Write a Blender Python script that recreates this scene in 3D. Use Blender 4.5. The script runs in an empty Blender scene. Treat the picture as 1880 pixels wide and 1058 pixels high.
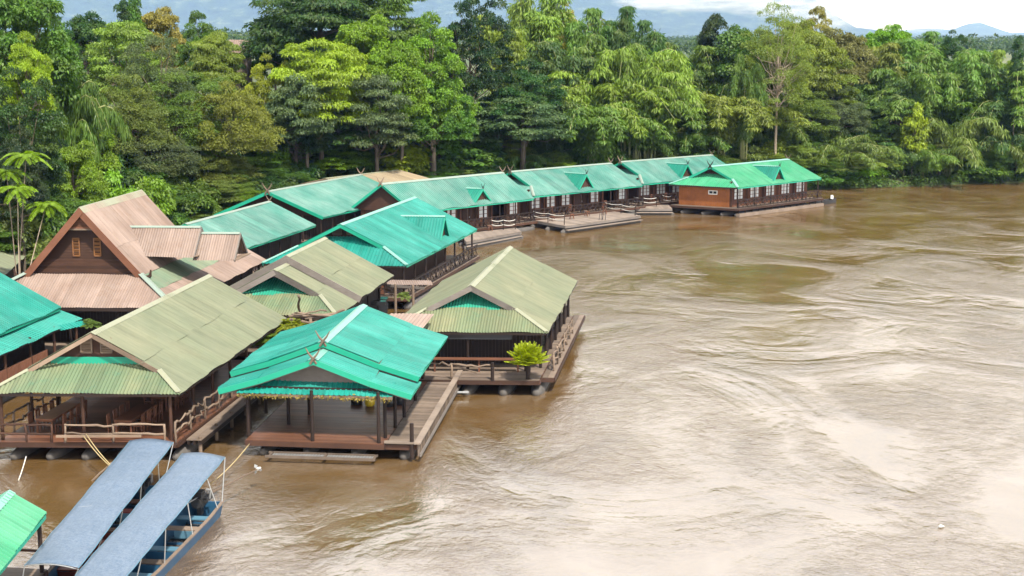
import bpy, math, random
import numpy as np
from mathutils import Vector, Matrix

# ------------------------------------------------------------------ camera, sky, sun, exposure
scene = bpy.context.scene
COL = scene.collection
R = math.radians
CAM_H, PITCH, LENS, FPX = 20.0, R(10.0), 50.0, 50.0 / 36.0 * 1880.0
cam_data = bpy.data.cameras.new('camera')
cam_data.lens = LENS; cam_data.sensor_width = 36.0
cam_data.clip_start = 0.5; cam_data.clip_end = 70000.0
cam = bpy.data.objects.new('camera', cam_data); COL.objects.link(cam)
cam.location = (0, 0, CAM_H); cam.rotation_euler = (R(90) - PITCH, 0, 0)
scene.camera = cam
SUN_EL, SUN_AZ = R(56), R(152)          # azimuth measured from +Y towards +X: behind the camera, a little to its right
world = bpy.data.worlds.new('World'); scene.world = world; world.use_nodes = True
wn = world.node_tree; wn.nodes.clear()
def N(tree, typ, **kw):
    n = tree.nodes.new(typ)
    for k, v in kw.items(): setattr(n, k, v)
    return n
sky = N(wn, 'ShaderNodeTexSky', sky_type='NISHITA'); sky.sun_disc = False
sky.sun_elevation = SUN_EL; sky.sun_rotation = SUN_AZ; sky.air_density = 1.0; sky.dust_density = 1.5
tc = N(wn, 'ShaderNodeTexCoord'); mp = N(wn, 'ShaderNodeMapping'); mp.inputs['Scale'].default_value = (1.0, 1.0, 2.6)
cn = N(wn, 'ShaderNodeTexNoise'); cn.inputs['Scale'].default_value = 2.3; cn.inputs['Detail'].default_value = 7; cn.inputs['Roughness'].default_value = 0.55
cr = N(wn, 'ShaderNodeValToRGB'); cr.color_ramp.elements[0].position = 0.40; cr.color_ramp.elements[1].position = 0.62
cr.color_ramp.elements[0].color = (0, 0, 0, 1); cr.color_ramp.elements[1].color = (1, 1, 1, 1)
sxyz = N(wn, 'ShaderNodeSeparateXYZ'); cov = N(wn, 'ShaderNodeMapRange')      # broken cloud closes up towards the horizon; shaped to whiten water and cut overhead fill
cov.inputs['From Min'].default_value = 0.38; cov.inputs['From Max'].default_value = 0.88; cov.inputs['To Min'].default_value = 0.92; cov.inputs['To Max'].default_value = 0.06
cadd = N(wn, 'ShaderNodeMath', operation='MAXIMUM')
cmul = N(wn, 'ShaderNodeMath', operation='MULTIPLY'); cmul.inputs[1].default_value = 0.35
mx = N(wn, 'ShaderNodeMix', data_type='RGBA'); mx.inputs['B'].default_value = (11.5, 11.5, 11.6, 1)
bg = N(wn, 'ShaderNodeBackground'); bg.inputs['Strength'].default_value = 0.11
wo = N(wn, 'ShaderNodeOutputWorld')
L = wn.links.new
L(tc.outputs['Generated'], mp.inputs['Vector']); L(mp.outputs[0], cn.inputs['Vector']); L(cn.outputs['Fac'], cr.inputs['Fac'])
L(tc.outputs['Generated'], sxyz.inputs[0]); L(sxyz.outputs['Z'], cov.inputs['Value']); L(cr.outputs['Color'], cmul.inputs[0]); L(cmul.outputs[0], cadd.inputs[0]); L(cov.outputs[0], cadd.inputs[1]); L(cadd.outputs[0], mx.inputs['Factor']); L(sky.outputs[0], mx.inputs['A']); L(mx.outputs['Result'], bg.inputs['Color']); L(bg.outputs[0], wo.inputs['Surface'])
sun_data = bpy.data.lights.new('sun', 'SUN'); sun_data.energy = 5.0; sun_data.angle = R(2.5); sun_data.color = (1.0, 0.95, 0.86)
sun = bpy.data.objects.new('sun', sun_data); COL.objects.link(sun)
sdir = Vector((math.sin(SUN_AZ) * math.cos(SUN_EL), math.cos(SUN_AZ) * math.cos(SUN_EL), math.sin(SUN_EL)))
sun.rotation_euler = sdir.to_track_quat('Z', 'Y').to_euler(); sun.location = sdir * 300
scene.view_settings.view_transform = 'Standard'; scene.view_settings.look = 'None'
scene.view_settings.exposure = 0.78; scene.view_settings.gamma = 1.0; scene.view_settings.use_curve_mapping = False
scene.render.engine = 'CYCLES'
scene.cycles.max_bounces = 5; scene.cycles.diffuse_bounces = 2; scene.cycles.glossy_bounces = 3
scene.cycles.transmission_bounces = 3; scene.cycles.volume_bounces = 1; scene.cycles.use_denoising = True
scene.cycles.sample_clamp_indirect = 6.0

# ------------------------------------------------------------------ survey helpers: photo bearings to ground positions
CT, ST = math.cos(PITCH), math.sin(PITCH)
def P(x, y, z):
    """the place at height z that is seen at photo point (x, y)"""
    u, v = (x - 940) / FPX, (529 - y) / FPX
    d = Vector((u, CT + v * ST, -ST + v * CT))
    return Vector((0, 0, CAM_H)) + d * ((z - CAM_H) / d.z)
def PD(x, y, Y):
    u, v = (x - 940) / FPX, (529 - y) / FPX
    d = Vector((u, CT + v * ST, -ST + v * CT))
    return Vector((0, 0, CAM_H)) + d * (Y / d.y)
def zat(Y, y):
    k = (529 - y) / FPX
    return CAM_H + Y * (k * CT - ST) / (CT + k * ST)

# ------------------------------------------------------------------ object helpers
def tag(o, label=None, cat=None, group=None, kind=None):
    if label: o['label'] = label
    if cat: o['category'] = cat
    if group: o['group'] = group
    if kind: o['kind'] = kind
    return o
def empty(name, loc, rz=0.0):
    o = bpy.data.objects.new(name, None); COL.objects.link(o)
    o.location = loc; o.rotation_euler = (0, 0, rz); o.empty_display_size = 0.3
    return o
def link(name, me, mat=None, parent=None):
    if mat is not None and len(me.materials) == 0: me.materials.append(mat)
    o = bpy.data.objects.new(name, me); COL.objects.link(o)
    if parent is not None: o.parent = parent
    return o
def copy_tree(o, parent=None):
    c = o.copy(); COL.objects.link(c); c.parent = parent
    for ch in list(o.children): copy_tree(ch, c)
    return c

class MB:
    """collects shapes; build() links them as one mesh object"""
    def __init__(s): s.v = []; s.f = []
    def quadbox(s, c8):
        n = len(s.v); s.v += [tuple(p) for p in c8]
        for f in ((0, 3, 2, 1), (4, 5, 6, 7), (0, 1, 5, 4), (1, 2, 6, 5), (2, 3, 7, 6), (3, 0, 4, 7)):
            s.f.append(tuple(n + i for i in f))
        return s
    def box(s, c, sx, sy, sz, ax=None, ay=None, az=None):
        ax = Vector(ax or (1, 0, 0)).normalized() * sx / 2; ay = Vector(ay or (0, 1, 0)).normalized() * sy / 2
        az = Vector(az or (0, 0, 1)).normalized() * sz / 2; c = Vector(c)
        return s.quadbox([c - ax - ay - az, c + ax - ay - az, c + ax + ay - az, c - ax + ay - az,
                          c - ax - ay + az, c + ax - ay + az, c + ax + ay + az, c - ax + ay + az])
    def beam(s, p, q, w, h, up=(0, 0, 1), drop=0.0):
        """board from p to q, w wide, h high; drop lowers it below the line"""
        p, q = Vector(p), Vector(q); d = q - p; l = d.length
        if l < 1e-6: return s
        d /= l; side = d.cross(Vector(up))
        if side.length < 1e-5: side = d.cross(Vector((0, 1, 0)))
        side.normalize(); u = side.cross(d).normalized()
        return s.box((p + q) / 2 - u * drop, l, w, h, d, side, u)
    def tube(s, pts, rad, n=6, cap=True):
        pts = [Vector(p) for p in pts]; m = len(pts)
        if not hasattr(rad, '__len__'): rad = [rad] * m
        b = len(s.v); ref = None
        for i, p in enumerate(pts):
            d = (pts[min(i + 1, m - 1)] - pts[max(i - 1, 0)]).normalized()
            if ref is None:
                ref = Vector((0, 0, 1)) if abs(d.z) < 0.9 else Vector((1, 0, 0))
            u = (ref - d * ref.dot(d)).normalized(); w = d.cross(u); ref = u
            for k in range(n):
                a = 2 * math.pi * k / n
                s.v.append(tuple(p + (u * math.cos(a) + w * math.sin(a)) * rad[i]))
        for i in range(m - 1):
            for k in range(n):
                s.f.append((b + i * n + k, b + i * n + (k + 1) % n, b + (i + 1) * n + (k + 1) % n, b + (i + 1) * n + k))
        if cap:
            s.f.append(tuple(b + k for k in range(n))[::-1]); s.f.append(tuple(b + (m - 1) * n + k for k in range(n)))
        return s
    def poly(s, pts):
        n = len(s.v); s.v += [tuple(p) for p in pts]; s.f.append(tuple(range(n, n + len(pts)))); return s
    def prism(s, pts, off):
        """closed plate: polygon pts extruded by vector off"""
        n = len(s.v); k = len(pts); off = Vector(off)
        s.v += [tuple(p) for p in pts] + [tuple(Vector(p) + off) for p in pts]
        s.f.append(tuple(range(n, n + k))[::-1]); s.f.append(tuple(range(n + k, n + 2 * k)))
        for i in range(k): s.f.append((n + i, n + (i + 1) % k, n + k + (i + 1) % k, n + k + i))
        return s
    def build(s, name, mat, parent=None, org=None, smooth=False):
        me = bpy.data.meshes.new(name)
        v = s.v if org is None else [(a - org[0], b - org[1], c - org[2]) for a, b, c in s.v]
        me.from_pydata(v, [], s.f); me.update()
        if smooth: me.polygons.foreach_set('use_smooth', [True] * len(me.polygons))
        return link(name, me, mat, parent)

rnd = random.Random(7)
def wobble(p, q, n=7, amp=0.05, rg=rnd):
    p, q = Vector(p), Vector(q); out = []
    for i in range(n):
        t = i / (n - 1)
        o = Vector((rg.uniform(-1, 1), rg.uniform(-1, 1), rg.uniform(-1, 1))) * (amp if 0 < i < n - 1 else 0)
        out.append(p.lerp(q, t) + o)
    return out
def log(p, q, r, amp=0.05, n=7, rg=rnd):
    pts = wobble(p, q, n, amp, rg)
    return MB().tube(pts, [r * rg.uniform(0.75, 1.2) for _ in pts], 7)

# ------------------------------------------------------------------ materials
def mat(name):
    m = bpy.data.materials.new(name); m.use_nodes = True
    t = m.node_tree; t.nodes.clear()
    out = N(t, 'ShaderNodeOutputMaterial'); b = N(t, 'ShaderNodeBsdfPrincipled')
    t.links.new(b.outputs[0], out.inputs['Surface'])
    return m, t, b, out
def noise(t, scale, detail=4, rough=0.55, vec=None, dist=0.0):
    n = N(t, 'ShaderNodeTexNoise'); n.inputs['Scale'].default_value = scale; n.inputs['Detail'].default_value = detail
    n.inputs['Roughness'].default_value = rough; n.inputs['Distortion'].default_value = dist
    if vec is not None: t.links.new(vec, n.inputs['Vector'])
    return n
def ramp(t, src, stops):
    r = N(t, 'ShaderNodeValToRGB'); e = r.color_ramp.elements
    while len(e) < len(stops): e.new(0.5)
    for i, (p, c) in enumerate(stops):
        e[i].position = p; e[i].color = (c if len(c) == 4 else (*c, 1)) if hasattr(c, '__len__') else (c, c, c, 1)
    t.links.new(src, r.inputs['Fac']); return r
def mix(t, fac, a, b, blend='MIX'):
    m = N(t, 'ShaderNodeMix', data_type='RGBA', blend_type=blend)
    for key, val in (('Factor', fac), ('A', a), ('B', b)):
        i = m.inputs[key]
        if hasattr(val, 'is_linked') or hasattr(val, 'links'): t.links.new(val, i)
        elif hasattr(val, '__len__'): i.default_value = (*val, 1) if len(val) == 3 else val
        else: i.default_value = val
    return m.outputs['Result']
def world_pos(t, scale=(1, 1, 1)):
    g = N(t, 'ShaderNodeNewGeometry'); m = N(t, 'ShaderNodeMapping'); m.inputs['Scale'].default_value = scale
    t.links.new(g.outputs['Position'], m.inputs['Vector']); return m.outputs[0]
def bump(t, b, src, strength=0.3, dist=0.02):
    n = N(t, 'ShaderNodeBump'); n.inputs['Strength'].default_value = strength; n.inputs['Distance'].default_value = dist
    t.links.new(src, n.inputs['Height']); t.links.new(n.outputs[0], b.inputs['Normal']); return n

def m_roof(name, col, fade, stain=(0.22, 0.16, 0.11), amount=0.35, rough=0.42, sheetvar=0.16):
    m, t, b, o = mat(name)
    oi = N(t, 'ShaderNodeObjectInfo')
    v = world_pos(t)
    big = noise(t, 0.35, 5, 0.6, v)
    f = ramp(t, big.outputs['Fac'], [(0.38, 0.0), (0.7, 1.0)])
    c = mix(t, f.outputs['Color'], col, fade)
    hs = N(t, 'ShaderNodeHueSaturation')
    mr = N(t, 'ShaderNodeMapRange'); mr.inputs['To Min'].default_value = 1 - sheetvar; mr.inputs['To Max'].default_value = 1 + sheetvar * 0.6
    t.links.new(oi.outputs['Random'], mr.inputs['Value']); t.links.new(mr.outputs[0], hs.inputs['Value']); t.links.new(c, hs.inputs['Color'])
    st = noise(t, 1.1, 8, 0.72, v, 0.4)
    sf = ramp(t, st.outputs['Fac'], [(0.55, 0.0), (0.78, amount)])
    c2 = mix(t, sf.outputs['Color'], hs.outputs['Color'], stain)
    at = N(t, 'ShaderNodeAttribute', attribute_name='st'); sm = N(t, 'ShaderNodeMapping'); sm.inputs['Scale'].default_value = (3.2, 0.22, 1)
    t.links.new(at.outputs['Vector'], sm.inputs['Vector']); sk = noise(t, 1.0, 6, 0.7, sm.outputs[0])
    skr = ramp(t, sk.outputs['Fac'], [(0.28, 0.74), (0.5, 1.0), (0.72, 1.14)])
    c2 = mix(t, 1.0, c2, skr.outputs['Color'], 'MULTIPLY')
    g1 = noise(t, 7.0, 6, 0.8, v); gr = ramp(t, g1.outputs['Fac'], [(0.62, 0.0), (0.74, 0.5)])
    c2 = mix(t, gr.outputs['Color'], c2, tuple(x * 0.55 for x in stain))
    t.links.new(c2, b.inputs['Base Color'])
    rr = ramp(t, st.outputs['Fac'], [(0.3, rough), (0.75, rough + 0.18)])
    t.links.new(rr.outputs['Color'], b.inputs['Roughness'])
    b.inputs['Specular IOR Level'].default_value = 0.28
    return m
def m_wood(name, c1, c2, rough=0.7, grain=(1.5, 1.5, 14), spec=0.3, objvar=0.3):
    m, t, b, o = mat(name)
    oi = N(t, 'ShaderNodeObjectInfo'); v = world_pos(t, grain)
    n1 = noise(t, 1.6, 6, 0.65, v); n2 = noise(t, 0.8, 4, 0.6, world_pos(t))
    c = mix(t, n1.outputs['Fac'], c1, c2)
    f = ramp(t, n2.outputs['Fac'], [(0.4, 0.0), (0.75, 0.55)])
    c = mix(t, f.outputs['Color'], c, tuple(x * 0.55 for x in c1))
    hs = N(t, 'ShaderNodeHueSaturation'); mr = N(t, 'ShaderNodeMapRange')
    mr.inputs['To Min'].default_value = 1 - objvar; mr.inputs['To Max'].default_value = 1 + objvar
    t.links.new(oi.outputs['Random'], mr.inputs['Value']); t.links.new(mr.outputs[0], hs.inputs['Value']); t.links.new(c, hs.inputs['Color'])
    t.links.new(hs.outputs['Color'], b.inputs['Base Color']); b.inputs['Roughness'].default_value = rough
    b.inputs['Specular IOR Level'].default_value = spec
    bump(t, b, n1.outputs['Fac'], 0.35, 0.02)
    return m
def m_plain(name, col, rough=0.6, metal=0.0, var=0.25, scale=2.0, spec=0.4):
    m, t, b, o = mat(name)
    n = noise(t, scale, 6, 0.6, world_pos(t))
    c = mix(t, n.outputs['Fac'], tuple(x * (1 - var) for x in col), tuple(min(1, x * (1 + var)) for x in col))
    t.links.new(c, b.inputs['Base Color']); b.inputs['Roughness'].default_value = rough; b.inputs['Metallic'].default_value = metal
    b.inputs['Specular IOR Level'].default_value = spec
    return m
def m_leaf(name, var=0.45, trans=0.36, rough=0.5, yellow=0.25):
    m, t, b, o = mat(name)
    oi = N(t, 'ShaderNodeObjectInfo'); at = N(t, 'ShaderNodeAttribute', attribute_name='rnd')
    n = noise(t, 0.45, 3, 0.6, world_pos(t))
    hs = N(t, 'ShaderNodeHueSaturation')
    mr = N(t, 'ShaderNodeMapRange'); mr.inputs['To Min'].default_value = 1 - var; mr.inputs['To Max'].default_value = 1 + var
    t.links.new(at.outputs['Fac'], mr.inputs['Value']); t.links.new(mr.outputs[0], hs.inputs['Value'])
    f = ramp(t, n.outputs['Fac'], [(0.45, 0.0), (0.72, yellow)])
    c = mix(t, f.outputs['Color'], oi.outputs['Color'], (0.20, 0.22, 0.03))
    t.links.new(c, hs.inputs['Color'])
    t.links.new(hs.outputs['Color'], b.inputs['Base Color']); b.inputs['Roughness'].default_value = rough
    b.inputs['Specular IOR Level'].default_value = 0.35
    tr = N(t, 'ShaderNodeBsdfTranslucent'); hs2 = N(t, 'ShaderNodeHueSaturation'); hs2.inputs['Value'].default_value = 1.3; hs2.inputs['Saturation'].default_value = 1.1
    t.links.new(hs.outputs['Color'], hs2.inputs['Color']); t.links.new(hs2.outputs['Color'], tr.inputs['Color'])
    ms = N(t, 'ShaderNodeMixShader'); ms.inputs[0].default_value = trans
    t.links.new(b.outputs[0], ms.inputs[1]); t.links.new(tr.outputs[0], ms.inputs[2]); t.links.new(ms.outputs[0], o.inputs['Surface'])
    return m

M = {}
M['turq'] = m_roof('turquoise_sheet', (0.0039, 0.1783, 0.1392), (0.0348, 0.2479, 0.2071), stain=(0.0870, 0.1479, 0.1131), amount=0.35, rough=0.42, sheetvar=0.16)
M['turq_far'] = m_roof('green_sheet_faded_sheen', (0.0653, 0.2044, 0.1653), (0.1522, 0.2741, 0.2349), stain=(0.1305, 0.1566, 0.1218), amount=0.35, rough=0.42, sheetvar=0.15)  # paler, greyer base: sky sheen put into the colour along with weathering
M['green'] = m_roof('bright_green_sheet', (0.0391, 0.2549, 0.1279), (0.0887, 0.2993, 0.1775), amount=0.10, rough=0.36, sheetvar=0.07)
M['olive'] = m_roof('faded_olive_sheet', (0.1218, 0.1383, 0.0853), (0.1557, 0.1601, 0.1001), stain=(0.1105, 0.1018, 0.0592), amount=0.4, rough=0.5, sheetvar=0.07)
M['olive_skirt'] = m_roof('patchy_olive_sheet', (0.1096, 0.1549, 0.0870), (0.1740, 0.1783, 0.1001), stain=(0.0226, 0.1505, 0.1001), amount=0.5, rough=0.5, sheetvar=0.16)
M['pink'] = m_roof('faded_pink_sheet', (0.1958, 0.1392, 0.1114), (0.2566, 0.1958, 0.1636), stain=(0.1740, 0.0957, 0.0522), amount=0.6, rough=0.6, sheetvar=0.16)
M['tan'] = m_roof('tan_sheet', (0.2828, 0.2262, 0.1470), (0.3115, 0.2601, 0.1870), amount=0.25, rough=0.6)
M['teal'] = m_roof('teal_sheet', (0.0122, 0.2175, 0.1436), (0.0435, 0.2610, 0.1740), amount=0.2, rough=0.45)  # teal sheet for the upper skirt rows under the gables
M['teal_pale'] = m_roof('pale_green_sheet', (0.112, 0.168, 0.108), (0.184, 0.192, 0.128), stain=(0.224, 0.136, 0.096), amount=0.5, rough=0.5)
M['dorm'] = m_roof('ribbed_green_sheet', (0.0087, 0.1740, 0.1218), (0.0261, 0.2088, 0.1522), amount=0.1, rough=0.45)  # darker, more saturated than the roof: weaker sky sheen put into the colour
M['cap'] = m_plain('ridge_cap_pale', (0.2053, 0.2549, 0.2140), 0.5, var=0.15)
M['cap_olive'] = m_plain('ridge_cap_cream', (0.2279, 0.2323, 0.1575), 0.5, var=0.15)
M['cap_turq'] = m_plain('ridge_cap_turquoise', (0.1566, 0.3236, 0.2714), 0.4, var=0.12)
M['fascia'] = m_plain('green_fascia', (0.012, 0.27, 0.17), 0.45, var=0.12)
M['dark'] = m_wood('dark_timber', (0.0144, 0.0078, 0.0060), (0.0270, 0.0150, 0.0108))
M['brown'] = m_wood('brown_boards', (0.0382, 0.0165, 0.0097), (0.0675, 0.0315, 0.0188))
M['redwood'] = m_wood('red_brown_boards', (0.112, 0.043, 0.024), (0.168, 0.073, 0.041))
M['orange'] = m_wood('varnished_boards', (0.165, 0.050, 0.012), (0.30, 0.105, 0.028), 0.5, objvar=0.12)
M['deck'] = m_wood('deck_boards', (0.092, 0.036, 0.020), (0.155, 0.072, 0.042), 0.42, (6, 6, 6), 0.35)
M['deck_grey'] = m_wood('weathered_boards', (0.1105, 0.0782, 0.0578), (0.1930, 0.1513, 0.1190), 0.7, (2.7540, 2.7540, 2.7540))
M['deck_pale'] = m_wood('bleached_boards', (0.1810, 0.1357, 0.1044), (0.2488, 0.2044, 0.1679), 0.8, (2.7153, 2.7153, 2.7153), objvar=0.15)
M['grey'] = m_wood('grey_weathered_timber', (0.105, 0.087, 0.077), (0.189, 0.168, 0.150), 0.8)
M['logm'] = m_wood('driftwood', (0.116, 0.078, 0.054), (0.224, 0.170, 0.126), 0.8)
M['bark'] = m_wood('bark', (0.11, 0.085, 0.06), (0.22, 0.18, 0.135), 0.9)
M['palebark'] = m_wood('pale_bark', (0.30, 0.235, 0.165), (0.46, 0.38, 0.29), 0.9)
M['culm'] = m_plain('bamboo_culm', (0.26, 0.27, 0.10), 0.5)
M['shutter'] = m_wood('shutter_wood', (0.21, 0.085, 0.03), (0.29, 0.14, 0.055), 0.7)
M['louvre'] = m_wood('louvre_wood', (0.168, 0.112, 0.077), (0.252, 0.189, 0.140), 0.7)
M['float'] = m_plain('float_concrete', (0.082, 0.074, 0.067), 0.8, var=0.5, scale=3)
M['steel'] = m_plain('galvanised_tube', (0.42, 0.43, 0.43), 0.4, 0.6)
M['rope'] = m_plain('white_rope', (0.496, 0.480, 0.440), 0.9)
M['rope_y'] = m_plain('yellow_rope', (0.38, 0.30, 0.15), 0.9)
M['white'] = m_plain('white_paint', (0.5920, 0.5920, 0.5680), 0.5, var=0.08)
M['pane'] = m_plain('window_glass', (0.62, 0.64, 0.64), 0.12, var=0.15, spec=0.6)
M['darkglass'] = m_plain('dark_glass', (0.02, 0.022, 0.025), 0.1)
M['blue'] = m_plain('blue_hull_paint', (0.0168, 0.0756, 0.1512), 0.45, var=0.3)
M['bluelight'] = m_plain('pale_blue_paint', (0.0728, 0.1680, 0.2352), 0.5, var=0.3)
M['red'] = m_plain('red_paint', (0.1680, 0.0330, 0.0210), 0.5)
M['engine'] = m_plain('engine_iron', (0.05, 0.05, 0.052), 0.45, 0.5)
M['yellow'] = m_plain('yellow_plastic', (0.6, 0.45, 0.03), 0.5)
M['chair'] = m_wood('chair_wood', (0.1280, 0.0496, 0.0280), (0.1920, 0.0880, 0.0480), 0.4)
M['tarp'] = None
M['leaf'] = m_leaf('leaf'); M['leaf_fine'] = m_leaf('leaf_fine', 0.35, 0.4, 0.55, 0.35); M['bamboo_leaf'] = m_leaf('bamboo_leaf', 0.4, 0.36, 0.5, 0.3)
M['fern'] = m_leaf('fern_leaf', 0.3, 0.4, 0.5, 0.1)
def m_tarp():
    m, t, b, o = mat('blue_tarpaulin')
    v = world_pos(t)
    n1 = noise(t, 2.6, 9, 0.78, v, 0.6); n2 = noise(t, 11, 8, 0.8, v)
    c = ramp(t, n1.outputs['Fac'], [(0.28, (0.038, 0.074, 0.125)), (0.5, (0.066, 0.110, 0.170)), (0.72, (0.115, 0.160, 0.215))])
    f = ramp(t, n2.outputs['Fac'], [(0.40, 0.0), (0.62, 0.8)])
    c2 = mix(t, f.outputs['Color'], c.outputs['Color'], (0.160, 0.195, 0.245))
    n3 = noise(t, 1.0, 6, 0.7, world_pos(t, (7, 0.7, 1))); f3 = ramp(t, n3.outputs['Fac'], [(0.5, 0.0), (0.66, 0.55)])
    c2 = mix(t, f3.outputs['Color'], c2, (0.07, 0.105, 0.15))
    t.links.new(c2, b.inputs['Base Color']); b.inputs['Roughness'].default_value = 0.5
    bump(t, b, n1.outputs['Fac'], 0.35, 0.04)
    return m
M['tarp'] = m_tarp()

# ------------------------------------------------------------------ the setting: river bed and bank, water, mountains
from mathutils import noise as mnoise
BANK = np.array([(-60, -200), (-46, 20), (-39, 60), (-38, 90), (-37, 115), (-34, 135), (-24, 151), (-9, 162), (6, 172), (20, 181),
                 (36, 188), (50, 192), (75, 200), (130, 225), (300, 300), (900, 520), (4000, 1100), (30000, 5000)], float)
def bank_dist(X, Y):
    """metres inland (positive) of the water's edge"""
    p = np.stack([np.asarray(X, float).ravel(), np.asarray(Y, float).ravel()], 1)
    best = np.full(len(p), 1e18); sg = np.ones(len(p))
    for a, b in zip(BANK[:-1], BANK[1:]):
        d = b - a; t = np.clip(((p - a) @ d) / (d @ d), 0, 1); q = a + t[:, None] * d
        r = np.hypot(*(p - q).T); s = np.sign(d[0] * (p[:, 1] - a[1]) - d[1] * (p[:, 0] - a[0]))
        m = r < best - 1e-9; best[m] = r[m]; sg[m] = s[m]
    return (best * sg).reshape(np.shape(X))
def ground_z(X, Y):
    X = np.asarray(X, float); Y = np.asarray(Y, float)
    d = bank_dist(X, Y)
    z = np.interp(d, [-60, -6, 0, 4, 12, 25, 50, 120, 400, 1500, 4000, 22000], [-4, -2.2, 0.15, 2.2, 4.2, 6.6, 9.2, 10.5, 10.5, 14, 18, 30])
    low = np.interp(X, [20, 60], [1.0, 0.62])
    z = np.where(d > 0, z * low, z)
    wig = np.sin(X * 0.31 + 1.3) * np.cos(Y * 0.27) * 0.35 + np.sin(X * 0.11 + Y * 0.09) * 0.5
    return z + np.where(d > 1, wig * np.clip(d / 12, 0, 1), 0)
def spaced(lo, hi, step, far_lo, far_hi, g=1.25):
    c = list(np.arange(lo, hi + 0.1, step)); s = step
    while c[-1] < far_hi: s *= g; c.append(c[-1] + s)
    s = step
    while c[0] > far_lo: s *= g; c.insert(0, c[0] - s)
    return np.array(c)
def grid_mesh(name, V, nx, ny):
    me = bpy.data.meshes.new(name)
    i = np.arange((nx - 1) * (ny - 1)); r, c = i // (nx - 1), i % (nx - 1); a = r * nx + c
    q = np.stack([a, a + 1, a + nx + 1, a + nx], 1).astype(np.int32)
    me.vertices.add(len(V)); me.vertices.foreach_set('co', np.asarray(V, np.float32).ravel())
    me.loops.add(q.size); me.loops.foreach_set('vertex_index', q.ravel())
    me.polygons.add(len(q)); me.polygons.foreach_set('loop_start', np.arange(len(q), dtype=np.int32) * 4)
    me.polygons.foreach_set('use_smooth', np.ones(len(q), bool)); me.update(calc_edges=True); me.validate()
    return me
gx = spaced(-90, 130, 2.5, -17000, 17000); gy = spaced(40, 260, 2.5, -250, 21000)
GX, GY = np.meshgrid(gx, gy); GZ = ground_z(GX, GY)
def m_ground():
    m, t, b, o = mat('forest_floor')
    v = world_pos(t); n1 = noise(t, 0.5, 6, 0.65, v); n2 = noise(t, 0.004, 4, 0.6, v)
    c = ramp(t, n1.outputs['Fac'], [(0.35, (0.035, 0.055, 0.016)), (0.55, (0.055, 0.075, 0.022)), (0.75, (0.13, 0.085, 0.05))])
    f = ramp(t, n2.outputs['Fac'], [(0.48, 0.0), (0.56, 1.0)])
    g = N(t, 'ShaderNodeNewGeometry'); sx = N(t, 'ShaderNodeSeparateXYZ'); t.links.new(g.outputs['Position'], sx.inputs[0])
    far = N(t, 'ShaderNodeMapRange'); far.inputs['From Min'].default_value = 450; far.inputs['From Max'].default_value = 600
    t.links.new(sx.outputs['Y'], far.inputs['Value'])
    field = mix(t, f.outputs['Color'], (0.05, 0.085, 0.03), (0.13, 0.14, 0.06))
    c2 = mix(t, far.outputs[0], c.outputs['Color'], field)
    t.links.new(c2, b.inputs['Base Color']); b.inputs['Roughness'].default_value = 0.95
    bump(t, b, n1.outputs['Fac'], 0.6, 0.2)
    return m
ground = link('ground', grid_mesh('ground', np.stack([GX.ravel(), GY.ravel(), GZ.ravel()], 1), len(gx), len(gy)), m_ground())
tag(ground, kind='structure')

def m_water():
    m, t, b, o = mat('silty_river_water')
    v = world_pos(t); vs = world_pos(t, (1.1, 0.9, 1))
    patch = noise(t, 0.072, 4, 0.55, vs, 1.2); pr = ramp(t, patch.outputs['Fac'], [(0.40, 0.18), (0.60, 1.0)])
    swirl = noise(t, 0.26, 3, 0.5, vs, 1.2); mid = noise(t, 1.25, 4, 0.6, vs, 0.9); small = noise(t, 4.6, 5, 0.66, vs, 0.6)
    def mul(a, k):
        n = N(t, 'ShaderNodeMath', operation='MULTIPLY'); t.links.new(a, n.inputs[0])
        if hasattr(k, 'links'): t.links.new(k, n.inputs[1])
        else: n.inputs[1].default_value = k
        return n.outputs[0]
    def add(a, c):
        n = N(t, 'ShaderNodeMath', operation='ADD'); t.links.new(a, n.inputs[0]); t.links.new(c, n.inputs[1]); return n.outputs[0]
    # sharp little crests: folded noise
    fs = N(t, 'ShaderNodeMath', operation='SUBTRACT'); t.links.new(mid.outputs['Fac'], fs.inputs[0]); fs.inputs[1].default_value = 0.5
    fa = N(t, 'ShaderNodeMath', operation='ABSOLUTE'); t.links.new(fs.outputs[0], fa.inputs[0]); fn = N(t, 'ShaderNodeMath', operation='SUBTRACT'); fn.inputs[0].default_value = 1.0; t.links.new(fa.outputs[0], fn.inputs[1]); crest = fn.outputs[0]
    fine = mul(add(mul(crest, 0.17), mul(small.outputs['Fac'], 0.055)), pr.outputs['Color'])
    h = add(mul(swirl.outputs['Fac'], 0.10), fine)
    silt = noise(t, 0.10, 6, 0.62, vs, 1.8)
    c = ramp(t, silt.outputs['Fac'], [(0.3, (0.080, 0.044, 0.012)), (0.5, (0.110, 0.063, 0.021)), (0.72, (0.170, 0.122, 0.080))])
    t.links.new(c.outputs['Color'], b.inputs['Base Color'])
    b.inputs['Roughness'].default_value = 0.05; b.inputs['IOR'].default_value = 3.9
    b.inputs['Specular IOR Level'].default_value = 0.5
    bump(t, b, h, 1.0, 0.62)
    return m
wx = spaced(-120, 160, 20, -400, 2500); wy = spaced(-100, 260, 20, -250, 1200)
WX, WY = np.meshgrid(wx, wy)
water = link('water', grid_mesh('water', np.stack([WX.ravel(), WY.ravel(), np.zeros(WX.size)], 1), len(wx), len(wy)), m_water())
tag(water, kind='structure')

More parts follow.
